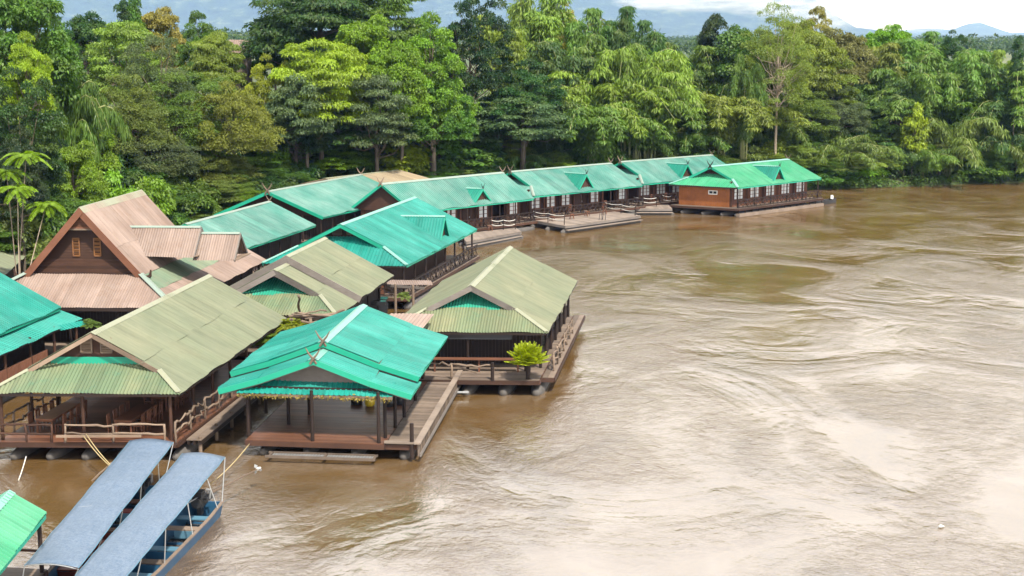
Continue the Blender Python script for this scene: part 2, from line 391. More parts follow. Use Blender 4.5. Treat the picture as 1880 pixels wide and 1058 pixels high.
def m_mountain():
    m, t, b, o = mat('forested_mountain')
    v = world_pos(t); n1 = noise(t, 0.007, 8, 0.72, v); n2 = noise(t, 0.0012, 4, 0.6, v)
    c = ramp(t, n1.outputs['Fac'], [(0.36, (0.003, 0.010, 0.008)), (0.55, (0.030, 0.055, 0.028)), (0.70, (0.15, 0.175, 0.085))])
    nr = ramp(t, n2.outputs['Fac'], [(0.4, 0.0), (0.7, 0.6)])
    c2 = mix(t, nr.outputs['Color'], c.outputs['Color'], (0.022, 0.045, 0.026))
    t.links.new(c2, b.inputs['Base Color']); b.inputs['Roughness'].default_value = 1.0
    bump(t, b, n1.outputs['Fac'], 1.0, 60)
    return m
MM = m_mountain()
def mountains(name, label, D, depth, prof, seed, nr=46, na=420, x0=-1400, x1=3300, rough=0.55):
    px = np.linspace(x0, x1, na); top = np.interp(px, [p[0] for p in prof], [p[1] for p in prof])
    hz = np.maximum(CAM_H + (69 - top) * D / FPX, 18)
    V = []
    for j in range(nr):
        w = j / (nr - 1); r = D - depth + 2 * depth * w
        sh = math.sin(math.pi * w) ** 1.3
        for i in range(na):
            X = (px[i] - 940) / FPX * r; Y = r
            n = mnoise.fractal(Vector((X * 0.0006 + seed, Y * 0.0006, 0.3)), 1.0, 2.1, 6)
            n2 = mnoise.ridged_multi_fractal(Vector((X * 0.00038, Y * 0.00038 + seed, 1.0)), 1.0, 2.0, 4, 1.0, 2.0)
            V.append((X, Y, 5 + hz[i] * sh * (1 + rough * (n * 0.7 + (n2 - 1.0) * 0.35) * (1 - 0.55 * sh))))
    o = link(name, grid_mesh(name, V, na, nr), MM); tag(o, kind='structure'); o['label'] = label
    return o
mountains('mountain', 'forested blue mountain filling the back of the valley', 14000, 3400,
          [(-1400, -60), (-300, -130), (250, -150), (500, -120), (760, -90), (980, -60), (1150, -45), (1330, -62), (1440, -30), (1500, 22), (1560, 54), (1640, 64), (1760, 66), (3300, 66)], 3.1)
mountains('hills', 'low pale hills beyond the plain', 18600, 1700,
          [(-1400, 40), (1400, 40), (1560, 52), (1620, 58), (1690, 54), (1735, 57), (1760, 47), (1785, 44), (1810, 52), (1840, 62), (1900, 60), (2100, 50), (3300, 30)], 9.7, nr=24, rough=0.18)

# ------------------------------------------------------------------ raft houses
def corrugated(root, name, m, O, E, Rv, s0, s1, top, bot, pitch, amp, sheet, brk=(), org=None, lift=0.0, kind='sine'):
    """metal sheets side by side: O + E*s + Rv*t, ribs run along Rv; top(s), bot(s) give the t range; each sheet its own object"""
    E = Vector(E).normalized(); Rv = Vector(Rv); nrm = E.cross(Rv).normalized()
    if nrm.z < 0: nrm = -nrm
    if kind == 'sine': prof = [(0.0, -1), (0.25, 0), (0.5, 1), (0.75, 0)]
    else: prof = [(0.0, -1), (0.55, -1), (0.68, 1), (0.87, 1)]
    cols = []
    k0 = math.floor(s0 / pitch) - 1; k1 = math.ceil(s1 / pitch) + 1
    for k in range(k0, k1):
        for u, h in prof: cols.append(((k + u) * pitch, h * amp))
    ss = np.array([c[0] for c in cols]); hh = np.array([c[1] for c in cols])
    extra = [s0, s1] + [b + e for b in brk for e in (-1e-4, 1e-4)]
    nb = max(1, round((s1 - s0) / sheet)); edges = [s0 + (s1 - s0) * i / nb for i in range(nb + 1)]
    allx = sorted(set([x for x in list(ss) + extra + edges if s0 - 1e-9 <= x <= s1 + 1e-9]))
    out = []
    for i in range(nb):
        a, b = edges[i], edges[i + 1]; mb = MB(); stv = []; jit = rnd.uniform(-.025, .035); RL = Rv.length; sd0 = rnd.uniform(0, 50)
        xs = [x for x in allx if a - 1e-9 <= x <= b + 1e-9]
        pv = None
        for x in xs:
            t0, t1 = top(x), bot(x)
            if t1 - t0 < 1e-3: t0 = t1 - 1e-3
            h = float(np.interp(x, ss, hh)) + lift + (0.004 if i % 2 else 0.0)
            p0 = O + E * x + Rv * t0 + nrm * h; p1 = O + E * x + Rv * t1 + nrm * h
            p1 = p1 + Rv.normalized() * jit; wv = .018 * math.sin(p0.x * 1.7 + p0.y * 1.1 + p0.z) + .014 * math.sin(p0.x * .6 - p0.y * .9)
            p0 = p0 + Vector((0, 0, wv)); p1 = p1 + Vector((0, 0, .02 * math.sin(p1.x * 1.3 + p1.y * 1.9) + wv))
            n = len(mb.v); mb.v += [tuple(p0), tuple(p1)]; stv += [x, t0 * RL, sd0, x, t1 * RL, sd0]
            if pv is not None: mb.f.append((pv, pv + 1, n + 1, n))
            pv = n
        o = mb.build(name, m, root, org); o.data.attributes.new('st', 'FLOAT_VECTOR', 'POINT').data.foreach_set('vector', stv); out.append(o)
    return out

class Frame:
    """a house plan: front right, back right, front left eave corners; s metres back from the front eave, q -1 (left) to 1 (right)"""
    def __init__(s, fr, br, fl):
        s.fr, s.br, s.fl = fr, br, fl
        s.a = br - fr; s.a.z = 0; s.L = s.a.length; s.a.normalize()
        s.b = fr - fl; s.b.z = 0; s.W = s.b.length; s.b.normalize()
        s.c = (fr + fl) / 2; s.ze = fr.z
    def pt(s, x, q, z):
        p = s.c + s.a * x + s.b * (q * s.W / 2); return Vector((p.x, p.y, z))
def cap_strip(root, name, m, p, q, w, na, nb, org, th=0.03):
    """folded metal capping along p-q with flanges down directions na and nb"""
    p, q = Vector(p), Vector(q); up = Vector((0, 0, 0.075)); mb = MB()
    for n in (na, nb):
        n = Vector(n).normalized() * w
        mb.prism([p + up, q + up, q + up + n, p + up + n], (0, 0, th))
    return mb.build(name, m, root, org)
def gable_roof(root, F, zr, m, mskirt, mcap, mgable, org, e=0.0, g=0.0, rec=0.5, eb=0.0, front_skirt=True, pitch=0.17, amp=0.028, sheet=1.03,
               rows=(0.0, 1.0), kind='sine', barge=None, barge_w=0.22, s_front=0.0, s_back=None, kink=None, ridge_w=0.26, ze=None, lm=None, boards=True,
               gable_name='gable_wall', fascia=True, left=True, gable_z=None, mtop=None):
    """sheeted gable roof; e, g: gable stands e metres behind the front eave and ends at g of the half width, a skirt roof fills in below"""
    ze = F.ze if ze is None else ze
    if e > 0: rec = min(rec, (g - .10) * e / (1 - g))
    L = F.L if s_back is None else s_back
    barge = barge or M['grey']
    sides = (1, -1) if left else (1,)
    for sd in sides:
        O = F.pt(0, 0, zr); Rv = F.pt(0, sd, ze) - O
        segs = [(0.0, 1.0, O, Rv)]
        if kink:                                        # flared slope: steep above, flatter below
            qk, zk = kink; Pk = F.pt(0, sd * qk, zk)
            segs = [(0.0, 1.0, O, Pk - O), (0.0, 1.0, Pk, F.pt(0, sd, ze) - Pk)]
        for gi, (ta, tb, OO, RR) in enumerate(segs):
            def topf(x, e=e, g=g):
                if e <= 0 or x >= e + s_front: return 0.0
                return g + (1 - g) * (e + s_front - x) / e
            rr = rows if not kink else (0.0, 1.0)
            for i in range(len(rr) - 1):
                a0, a1 = rr[i], rr[i + 1] + (0.03 if i < len(rr) - 2 else 0)
                corrugated(root, 'roof_sheet', m if sd > 0 or lm is None else lm, OO, F.a, RR, s_front, L,
                           (lambda x, a0=a0, f=topf: max(a0, f(x))) if not kink else (lambda x: 0.0), (lambda x, a1=a1, f=topf: max(a1, min(f(x), a1 + 1))) if False else (lambda x, a1=a1: a1),
                           pitch, amp, sheet, (e + s_front,) if e > 0 else (), org, lift=0.018 * (len(rr) - i), kind=kind)
        if fascia:
            MB().beam(F.pt(s_front + 0.05, sd * 0.985, ze), F.pt(L - 0.05, sd * 0.985, ze), 0.05, 0.14, drop=0.09).build('eave_board', M['fascia'] if m in (M['turq'], M['turq_far'], M['green']) else M['dark'], root, org)
    r0, r1 = F.pt(s_front + e, 0, zr), F.pt(L, 0, zr)
    cap_strip(root, 'ridge_cap', mcap, r0 - F.a * 0.06, r1 + F.a * 0.06, ridge_w, F.pt(0, 1, ze) - F.pt(0, 0, zr) if not kink else F.pt(0, kink[0], kink[1]) - F.pt(0, 0, zr),
              F.pt(0, -1, ze) - F.pt(0, 0, zr) if not kink else F.pt(0, -kink[0], kink[1]) - F.pt(0, 0, zr), org)
    zg = zr - (zr - ze) * g if g > 0 else ze
    for sd in (1, -1):
        if kink:
            pts = [F.pt(s_front, 0, zr), F.pt(s_front, sd * kink[0], kink[1]), F.pt(s_front, sd, ze)]
        else:
            pts = [F.pt(s_front + e, 0, zr), F.pt(s_front + e, sd * (g if g > 0 else 1), zg)]
        mb = MB()
        for p, q in zip(pts[:-1], pts[1:]): mb.beam(p - F.a * 0.03, q - F.a * 0.03, 0.05, barge_w, up=F.a.cross(q - p) if (F.a.cross(q - p)).z > 0 else -(F.a.cross(q - p)), drop=barge_w * 0.36)
        mb.build('bargeboard', barge, root, org)
        if not kink:
            pb = [F.pt(L, 0, zr), F.pt(L, sd, ze)]
            MB().beam(pb[0] + F.a * 0.03, pb[1] + F.a * 0.03, 0.05, barge_w, up=(0, 0, 1), drop=barge_w * 0.4).build('bargeboard', barge, root, org)
    if e > 0 and front_skirt:
        k = (zg - ze) / e; zt = zg + k * rec; gq = g - k * rec / (zr - ze); hw = F.W / 2
        O = F.pt(s_front + e + rec, 0, zt); Rv = F.pt(s_front, 0, ze) - O; te = rec / (e + rec)
        def tops(x):
            q = abs(x) / hw
            if q <= gq: return 0.0
            if q <= g: return te * (q - gq) / max(1e-6, g - gq)
            return te + (1 - te) * (q - g) / (1 - g)
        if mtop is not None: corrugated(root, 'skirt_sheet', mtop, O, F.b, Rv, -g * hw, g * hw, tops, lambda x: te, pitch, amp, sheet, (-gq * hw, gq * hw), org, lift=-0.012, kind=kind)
        corrugated(root, 'skirt_sheet', mskirt, O, F.b, Rv, -hw, hw, (lambda x: max(tops(x), te - .04)) if mtop is not None else tops, lambda x: 1.0, pitch, amp, sheet, (-g * hw, -gq * hw, gq * hw, g * hw), org, lift=0.0, kind=kind)
        for sd in (1, -1):
            a_, b_ = F.pt(s_front + e, sd * g, zg), F.pt(s_front, sd, ze)
            cap_strip(root, 'hip_cap', mcap, a_, b_, 0.2, -F.b * sd + Vector((0, 0, -0.1)), F.a + Vector((0, 0, -0.1)), org)
        MB().beam(F.pt(s_front + 0.03, -0.97, ze), F.pt(s_front + 0.03, 0.97, ze), 0.05, 0.12, drop=0.1).build('eave_board', M['dark'], root, org)
        gs = s_front + e + rec; gz = zt; gw = gq
    else:
        gs = s_front + max(rec, 0.3); gz = gable_z if gable_z is not None else ze; gw = (zr - gz) / (zr - ze)
        if kink: gw = 1.0
    # gable wall of lapped boards
    mb = MB(); n = max(3, int((zr - 0.12 - gz) / 0.17)); dz = (zr - 0.12 - gz) / n
    for i in range(n):
        z0 = gz + i * dz; w0 = gw * (zr - 0.12 - z0) / (zr - gz); w1 = gw * (zr - 0.12 - z0 - dz) / (zr - gz)
        if kink:
            f = lambda z: float(np.interp(z, [ze, kink[1], zr], [1.0, kink[0], 0.0])) - 0.05
            w0, w1 = max(0.01, f(z0)), max(0.01, f(z0 + dz))
        p = [F.pt(gs - 0.02, -w0, z0), F.pt(gs - 0.02, w0, z0), F.pt(gs + 0.015, w1, z0 + dz), F.pt(gs + 0.015, -w1, z0 + dz)]
        mb.prism(p, F.a * 0.03)
    wall = mb.build(gable_name, mgable, root, org)
    return dict(gs=gs, gz=gz, gw=gw, zg=zg, wall=wall)
def finial(root, p, F, m, org, size=0.55):
    """crossed horn ends of the bargeboards"""
    mb = MB()
    for sd in (1, -1):
        d = F.b * sd; pts = [p - d * 0.25 * size + Vector((0, 0, -0.3 * size)), p + Vector((0, 0, 0.05)), p + d * 0.35 * size + Vector((0, 0, 0.5 * size)), p + d * 0.62 * size + Vector((0, 0, 1.0 * size))]
        pts = [q - F.a * (0.05 + 0.05 * sd) for q in pts]
        mb.tube(pts, [0.05 * size / 0.55, 0.055 * size / 0.55, 0.045 * size / 0.55, 0.02], 5)
    return mb.build('horn_finial', m, root, org)
def shutters(root, F, gs, qs, z0, h, w, org, m, slats=7):
    for q in qs:
        c = F.pt(gs - 0.06, q, z0); fr = MB()
        for du, dz, sx, sz in ((-w / 2, 0, 0.06, h), (w / 2, 0, 0.06, h), (0, h / 2, w, 0.06), (0, -h / 2, w, 0.06)):
            fr.box(c + F.b * du + Vector((0, 0, dz)), sx, 0.05, sz, F.b, F.a, (0, 0, 1))
        s = fr.build('shutter', m, root, org)
        for i in range(slats):
            MB().box(c + Vector((0, 0, -h / 2 + h * (i + 0.5) / slats)) + F.a * 0.015, w - 0.06, 0.02, h / slats * 0.8, F.b, F.a + Vector((0, 0, 0.5)), Vector((0, 0, 1)) - F.a * 0.5).build('slat', m, s, org)
def floats(root, F, qs, s0, s1, org, r=0.38, z=0.10):
    s0 = s0 + .35
    for q in qs:
        p0, p1 = F.pt(s0, q, z), F.pt(s1, q, z); d = (p1 - p0).normalized()
        pts = [p0 - d * 0.25 + Vector((0, 0, .16)), p0 - d * 0.1 + Vector((0, 0, .08)), p0 + d * 0.5, p0 + d * 0.9, p1 - d * 0.9, p1 - d * 0.2, p1 + d * 0.3]
        MB().tube(pts, [r * 0.3, r * 0.55, r * 0.9, r, r, r * 0.85, r * 0.2], 10).build('float', M['float'], root, org, smooth=True)
def deck(root, F, s0, s1, q0, q1, z, org, m, along=False, pw=0.24, gap=0.014, th=0.05, edge=True, name='plank', mbeam=None):
    """deck boards, each its own piece, over bearers"""
    hw = F.W / 2; rg = random.Random(int(abs(s1 * 97 + q0 * 31 + z * 11)))
    if along:
        n = max(1, int((q1 - q0) * hw / pw)); ln = s1 - s0
        me = None
        for i in range(n):
            q = q0 + (q1 - q0) * (i + 0.5) / n; w = (q1 - q0) * hw / n - gap
            a, b = F.pt(s0 + rg.uniform(-.03, .03), q, z - th / 2 + rg.uniform(-.006, .006)), F.pt(s1, q, z - th / 2 + rg.uniform(-.006, .006))
            MB().beam(a, b, w, th).build(name, m, root, org)
    else:
        n = max(1, int((s1 - s0) / pw))
        for i in range(n):
            s = s0 + (s1 - s0) * (i + 0.5) / n; w = (s1 - s0) / n - gap
            a, b = F.pt(s, q0 - rg.uniform(0, .006), z - th / 2 + rg.uniform(-.006, .006)), F.pt(s, q1 + rg.uniform(0, .006), z - th / 2 + rg.uniform(-.006, .006))
            MB().beam(a, b, w, th).build(name, m, root, org)
    mbm = mbeam or M['dark']
    for q in np.linspace(q0 + 0.02, q1 - 0.02, max(3, int((q1 - q0) * hw / 1.6))):
        MB().beam(F.pt(s0 + 0.05, q, z - th - 0.11), F.pt(s1 - 0.05, q, z - th - 0.11), 0.12, 0.2).build('bearer', mbm, root, org)
    if edge:
        for s in (s0 - 0.04, s1 + 0.04):
            MB().beam(F.pt(s, q0, z - 0.15), F.pt(s, q1, z - 0.15), 0.06, 0.24).build('edge_beam', M['brown'], root, org)
        for q, o in ((q0, -1), (q1, 1)):
            MB().beam(F.pt(s0, q, z - 0.15) + F.b * 0.04 * o, F.pt(s1, q, z - 0.15) + F.b * 0.04 * o, 0.06, 0.24).build('edge_beam', M['brown'], root, org)
def posts(root, F, lst, z0, z1, org, m=None, r=0.085):
    for s, q in lst:
        MB().tube([F.pt(s, q, z0), F.pt(s, q, (z0 + z1) / 2), F.pt(s, q, z1)], [r * 1.08, r, r * 0.95], 8).build('post', m or M['dark'], root, org)
def log_rail(root, pts, z, h, org, m=None, r=0.055, post_r=0.06, amp=0.06, lower=True):
    """rustic rail: crooked logs on short posts, through plan points pts"""
    m = m or M['logm']
    for p in pts: log((p.x, p.y, z - 0.15), (p.x + rnd.uniform(-.05, .05), p.y, z + h + 0.06), post_r, 0.02, 4).build('rail_post', m, root, org, True)
    for p, q in zip(pts[:-1], pts[1:]):
        for hh in ((h, h * 0.5) if lower else (h,)):
            log((p.x, p.y, z + hh), (q.x, q.y, z + hh + rnd.uniform(-.05, .05)), r, amp, 7).build('rail', m, root, org, True)
def brace_rail(root, p, q, z, h, org, m=None, bays=3):
    """railing with crossed braces"""
    m = m or M['dark']; p, q = Vector(p), Vector(q); up = Vector((0, 0, 1))
    for i in range(bays):
        a, b = p.lerp(q, i / bays), p.lerp(q, (i + 1) / bays); mb = MB()
        a.z = b.z = z
        mb.beam(a + up * h, b + up * h, 0.1, 0.1).beam(a + up * 0.12, b + up * 0.12, 0.08, 0.08).beam(a + up * h * 0.62, b + up * h * 0.62, 0.06, 0.06)
        mb.beam(a, a + up * h, 0.07, 0.07, up=(1, 0, 0))
        k = max(1, round((b - a).length / 0.9))
        for j in range(k):
            u, v = a.lerp(b, j / k), a.lerp(b, (j + 1) / k)
            mb.beam(u + up * 0.12, v + up * h, 0.055, 0.06, up=(0, 1, 0)).beam(v + up * 0.12, u + up * h, 0.055, 0.06, up=(0, 1, 0))
        mb.build('railing', m, root, org)
def window(root, c, along, out, w, h, org, cols=2, rows=3, mf=None, mp=None, open_leaf=False):
    """window frame with glazing bars and its panes"""
    along = Vector(along).normalized(); out = Vector(out).normalized(); up = Vector((0, 0, 1)); mf = mf or M['redwood']; fr = MB()
    for dx, dz, sx, sz in ((-w / 2, 0, 0.08, h + 0.08), (w / 2, 0, 0.08, h + 0.08), (0, h / 2, w, 0.08), (0, -h / 2, w, 0.1)):
        fr.box(c + along * dx + up * dz + out * 0.03, sx, 0.09, sz, along, out, up)
    for i in range(1, cols): fr.box(c + along * (-w / 2 + w * i / cols) + out * 0.03, 0.05, 0.06, h, along, out, up)
    for j in range(1, rows): fr.box(c + up * (-h / 2 + h * j / rows) + out * 0.03, w, 0.055, 0.05, along, out, up)
    o = fr.build('window', mf, root, org)
    for i in range(cols):
        for j in range(rows):
            MB().box(c + along * (-w / 2 + w * (i + .5) / cols) + up * (-h / 2 + h * (j + .5) / rows) + out * 0.012, w / cols - 0.05, 0.012, h / rows - 0.05, along, out, up).build('pane', mp or M['pane'], o, org)
    return o
def board_wall(root, p, q, z0, z1, org, m, name='wall', step=0.2, out=None, openings=()):
    """upright boards between plan points p and q, each board a hand wide; openings: (t0, t1, zlo, zhi) left free"""
    p, q = Vector(p), Vector(q); d = q - p; d.z = 0; l = d.length; d.normalize(); n = max(1, int(l / step)); mb = MB()
    nn = Vector((d.y, -d.x, 0))
    for i in range(n):
        a = (i + 0.5) / n; spans = [(z0, z1)]
        for t0, t1, zl, zh in openings:
            if t0 < a < t1:
                spans = [s for lo, hi in spans for s in ((lo, min(hi, zl)), (max(lo, zh), hi)) if s[1] - s[0] > 0.02]
        for lo, hi in spans:
            c = p + d * l * a; c = Vector((c.x, c.y, (lo + hi) / 2))
            mb.box(c + nn * (0.006 if i % 2 else -0.006), l / n - 0.012, 0.04, hi - lo, d, nn, (0, 0, 1))
    return mb.build(name, m, root, org)
def dormer(root, F, apexpx, backpx, zrf, ze, zr, org, m, mcap, w=1.5, q_front=0.72, s_mid=None, finials=True, drop=None):
    """small gabled dormer standing on the right slope; its ridge runs out level from the slope"""
    slope = lambda q: zr - (zr - ze) * q
    zt = zrf; qb = (zr - zt) / (zr - ze); zb = slope(q_front) + 0.02
    d = MB(); tip = F.pt(s_mid, q_front, zt); back = F.pt(s_mid, qb, zt)
    tri = []
    for sd in (1, -1):
        foot = F.pt(s_mid + sd * w / 2, q_front, zb)
        E = (back - tip); Ln = E.length; En = E.normalized()
        O = tip; Rv = foot - tip
        corrugated(root, 'dormer_sheet', M['dorm'] if m is not M['turq'] else m, O - En * 0.12, En, Rv * 1.03, 0.0, Ln + 0.12, lambda x: 0.0, lambda x, Ln=Ln: max(0.02, 1.0 - max(0, x - 0.12) / Ln), 0.24, 0.035, 5.0, (), org, lift=0.03, kind='rib')
        MB().beam(tip + F.b * 0.1, foot + F.b * 0.1, 0.05, 0.14, up=(0, 0, 1), drop=0.05).build('dormer_board', M['fascia'], root, org)
        tri.append(foot)
    cap_strip(root, 'dormer_cap', mcap, tip + F.b * 0.12, back, 0.12, tri[0] - tip, tri[1] - tip, org)
    MB().prism([tri[0] - F.b * 0.22 + Vector((0, 0, -.1)), tri[1] - F.b * 0.22 + Vector((0, 0, -.1)), tip - F.b * 0.22 - Vector((0, 0, 0.08))], F.b * 0.03).build('dormer_face', M['brown'], root, org)
    if finials:
        mb = MB()
        for sd in (1, -1): mb.tube([tip + F.b * 0.1, tip + F.b * 0.1 + F.a * sd * 0.1 + Vector((0, 0, .25)), tip + F.b * 0.1 + F.a * sd * 0.26 + Vector((0, 0, .55))], [0.045, 0.04, 0.015], 5)
        mb.build('horn_finial', M['dark'], root, org)

def frame_px(fr, br, fl, ze, zfl=None):
    return Frame(P(*fr, ze), P(*br, ze), P(*fl, ze))
def house(name, label, F, group=None, cat='raft house'):
    c = F.pt(F.L / 2, 0, 0); root = empty(name, c); tag(root, label, cat, group); return root, c
RIB = dict(pitch=0.26, amp=0.034, kind='rib', sheet=1.04)
INFO = {}

# ---- dining raft with the long faded olive roof (nearest on the left)
F = frame_px((330, 723), (527, 586), (-26, 722), 3.4); e = 1.3; INFO['A'] = F
root, org = house('raft_house', 'open dining raft with long faded olive roof and louvred gable, behind the blue-roofed boats', F)
zr = zat(F.pt(e, 0, 0).y, 613)
info = gable_roof(root, F, zr, M['olive'], M['olive_skirt'], M['cap_olive'], M['brown'], org, e=e, g=0.70, rec=0.55, rows=(0, 0.5, 1.0), barge=M['louvre'], barge_w=0.2)
MB().beam(F.pt(info['gs'] - 0.1, -info['gw'] * .84, info['gz'] + 0.05), F.pt(info['gs'] - 0.1, info['gw'] * .84, info['gz'] + 0.05), 0.03, 0.42).build('flashing', M['fascia'], root, org)
shutters(root, F, info['gs'], (-0.105, 0.105), info['gz'] + 0.82, 0.72, 0.52, org, M['louvre'], 9)
FZ = 1.0
deck(root, F, 0.1, F.L - 0.5, -0.93, 0.94, FZ, org, M['deck'], along=False, pw=0.26)
floats(root, F, (-0.80, -0.42, -0.05, 0.32, 0.66, 0.9), 0.2, F.L - 1, org)
posts(root, F, [(0.45, q) for q in (-0.9, -0.05, 0.86)] + [(s, q) for s in np.arange(3.6, F.L - 0.5, 2.9) for q in (-0.9, 0.86)], FZ, 3.55, org, M['brown'])
for s in np.arange(0.6, F.L, 2.9): MB().beam(F.pt(s, -0.92, 3.42), F.pt(s, 0.92, 3.42), 0.1, 0.16).build('tie_beam', M['dark'], root, org)
log_rail(root, [F.pt(0.12, q, 0) for q in (-0.92, -0.62, -0.36)], FZ, 0.8, org, M['brown'], amp=0.03)
log_rail(root, [F.pt(0.12, q, 0) for q in (-0.22, 0.28, 0.82)], FZ, 0.82, org, amp=0.05)
MB().beam(F.pt(-0.2, -0.28, 1.35), F.pt(-0.2, 0.6, 1.38), 0.12, 0.1).build('rail_plank', M['louvre'], root, org)
log_rail(root, [F.pt(s, 0.93, 0) for s in (0.1, 2.2, 4.2, 6.4, 8.6, 10.8, 13.0)], FZ, 0.95, org, amp=0.12)
log_rail(root, [F.pt(s, -0.93, 0) for s in (0.1, 1.9, 3.6, 5.2, 7.0, 9.0, 11)], FZ, 0.95, org, amp=0.10)
board_wall(root, F.pt(F.L - 3, -0.88, 0), F.pt(F.L - 3, 0.3, 0), FZ, 3.3, org, M['dark'], 'back_wall')
board_wall(root, F.pt(F.L - 6.2, 0.86, 0), F.pt(F.L - 3.2, 0.86, 0), FZ, 2.1, org, M['redwood'], 'side_panel')
# walkway alongside, towards the pavilion
deck(root, F, 1.0, F.L - 1.5, 0.965, 1.13, 0.86, org, M['deck_grey'], along=True, pw=0.28, edge=False)
posts(root, F, [(s, 1.10) for s in (1.2, 3.6, 6.0, 8.4, 10.8)], 0.1, 0.95, org, M['logm'], 0.09)

# ---- open pavilion with the two-tier turquoise roof
FL_ = P(400, 716, 3.2); F = Frame(P(757, 726, 3.2), P(829, 621, 3.2), FL_); INFO['B'] = F
F.br = F.br
root, org = house('pavilion_raft', 'open pavilion raft with two-tier bright turquoise flared roof and bare plank floor', F, cat='pavilion'); INFO['Broot'] = (root, org)
zr_lo = zat(F.pt(0.0, 0, 0).y, 661); zr_up = zr_lo + 0.42
ku = 0.58
def kz(zr, ze): return ze + (zr - ze) * 0.36
SF = 2.05
i1 = gable_roof(root, F, zr_lo, M['turq'], M['turq'], M['cap_turq'], M['grey'], org, s_front=0.0, s_back=SF + 0.6, kink=(ku, kz(zr_lo, 3.2)), rec=0.75, barge=M['fascia'], barge_w=0.26, gable_z=3.55, **RIB)
i2 = gable_roof(root, F, zr_up, M['turq'], M['turq'], M['cap_turq'], M['grey'], org, s_front=SF, s_back=F.L - 1.4, ze=3.58, kink=(ku, kz(zr_up, 3.58)), rec=0.2, barge=M['fascia'], barge_w=0.26, gable_z=4.1, **RIB)
finial(root, F.pt(-0.05, 0, zr_lo), F, M['logm'], org, 0.6); finial(root, F.pt(SF - 0.05, 0, zr_up), F, M['logm'], org, 0.6)
for sd in (1, -1):
    MB().beam(F.pt(0.12, 0, zr_lo - .22), F.pt(0.12, sd * ku, kz(zr_lo, 3.2) - .22), 0.05, 0.16).beam(F.pt(0.12, sd * ku, kz(zr_lo, 3.2) - .22), F.pt(0.12, sd * .96, 3.0), 0.05, 0.16).build('under_board', M['grey'], root, org)
    MB().beam(F.pt(SF + .1, 0, zr_up - .25), F.pt(SF + .1, sd * ku, kz(zr_up, 3.58) - .25), 0.05, 0.18).beam(F.pt(SF + .1, sd * ku, kz(zr_up, 3.58) - .25), F.pt(SF + .1, sd * .96, 3.36), 0.05, 0.18).build('under_board', M['grey'], root, org)
corrugated(root, 'skirt_sheet', M['turq'], F.pt(0.85, 0, 3.62), F.b, F.pt(-0.1, 0, 3.12) - F.pt(0.85, 0, 3.62), -0.80 * F.W / 2, 0.80 * F.W / 2, lambda x: 0.0, lambda x: 1.0, 0.26, 0.02, 1.04, (), org, kind='rib')
MB().beam(F.pt(-0.06, -0.8, 3.03), F.pt(-0.06, 0.8, 3.03), 0.05, 0.14).build('eave_board', M['logm'], root, org)
FZ2 = 0.85; SL = F.L + 1.2
deck(root, F, -0.35, SL, -0.70, 0.72, FZ2, org, M['deck'], pw=0.24)
deck(root, F, -0.2, SL, 0.735, 1.03, FZ2 - 0.02, org, M['deck_grey'], pw=0.3)
MB().beam(F.pt(-.5, 1.06, FZ2 + .12), F.pt(SL + .3, 1.06, FZ2 + .12), 0.3, 0.09).build('kerb_plank', M['deck_pale'], root, org)
for s in np.arange(-.3, SL, 0.75): MB().beam(F.pt(s, 1.07, 0.3), F.pt(s, 1.07, FZ2 + .06), 0.1, 0.1, up=(1, 0, 0)).build('kerb_post', M['deck_grey'], root, org)
MB().beam(F.pt(-.4, 1.09, .38), F.pt(SL + .2, 1.09, .38), 0.06, 0.18).build('kerb_beam', M['grey'], root, org)
MB().beam(F.pt(-.3, 0.72, FZ2 + .1), F.pt(-.3, 1.03, FZ2 + .1), 0.2, 0.1).build('kerb_plank', M['deck_pale'], root, org)
floats(root, F, (-0.55, -0.1, 0.4, 0.9), -.2, SL, org, 0.36, 0.08)
posts(root, F, [(-.2, -0.02), (-.2, 0.66), (.7, 0.69), (2.6, 0.72), (2.6, -0.42), (4.6, 0.74), (4.6, -0.3), (8.0, 0.74), (8.0, -0.7), (1.6, -0.78), (4.6, -0.78), (0.4, -0.72)], FZ2, 3.35, org)
posts(root, F, [(-.3, 1.0)], 0.2, 1.9, org, M['dark'], 0.1)
for s in (0.3, 1.6, 4.6, 8.0): MB().beam(F.pt(s, -0.85, 3.3), F.pt(s, 0.85, 3.3), 0.1, 0.16).build('tie_beam', M['dark'], root, org)
# cage platform hung in front of the deck
fr = MB()
z = 0.30
for q in (-0.42, 0.14, 0.64): fr.beam(F.pt(-1.15, q, z), F.pt(-.45, q, z), 0.1, 0.1)
fr.beam(F.pt(-1.15, -0.46, z), F.pt(-1.15, 0.66, z), 0.1, 0.12).beam(F.pt(-.48, -0.46, z), F.pt(-.48, 0.66, z), 0.08, 0.1)
cage = fr.build('fish_cage', M['deck_grey'], root, org)
net = MB()
for q in np.linspace(-0.40, 0.62, 34): net.beam(F.pt(-1.1, q, z - 0.02), F.pt(-.5, q, z - 0.02), 0.012, 0.012)
for s in np.linspace(-1.05, -.55, 7): net.beam(F.pt(s, -0.42, z - 0.03), F.pt(s, 0.63, z - 0.03), 0.012, 0.012)
net.build('wire_mesh', M['steel'], cage, org)

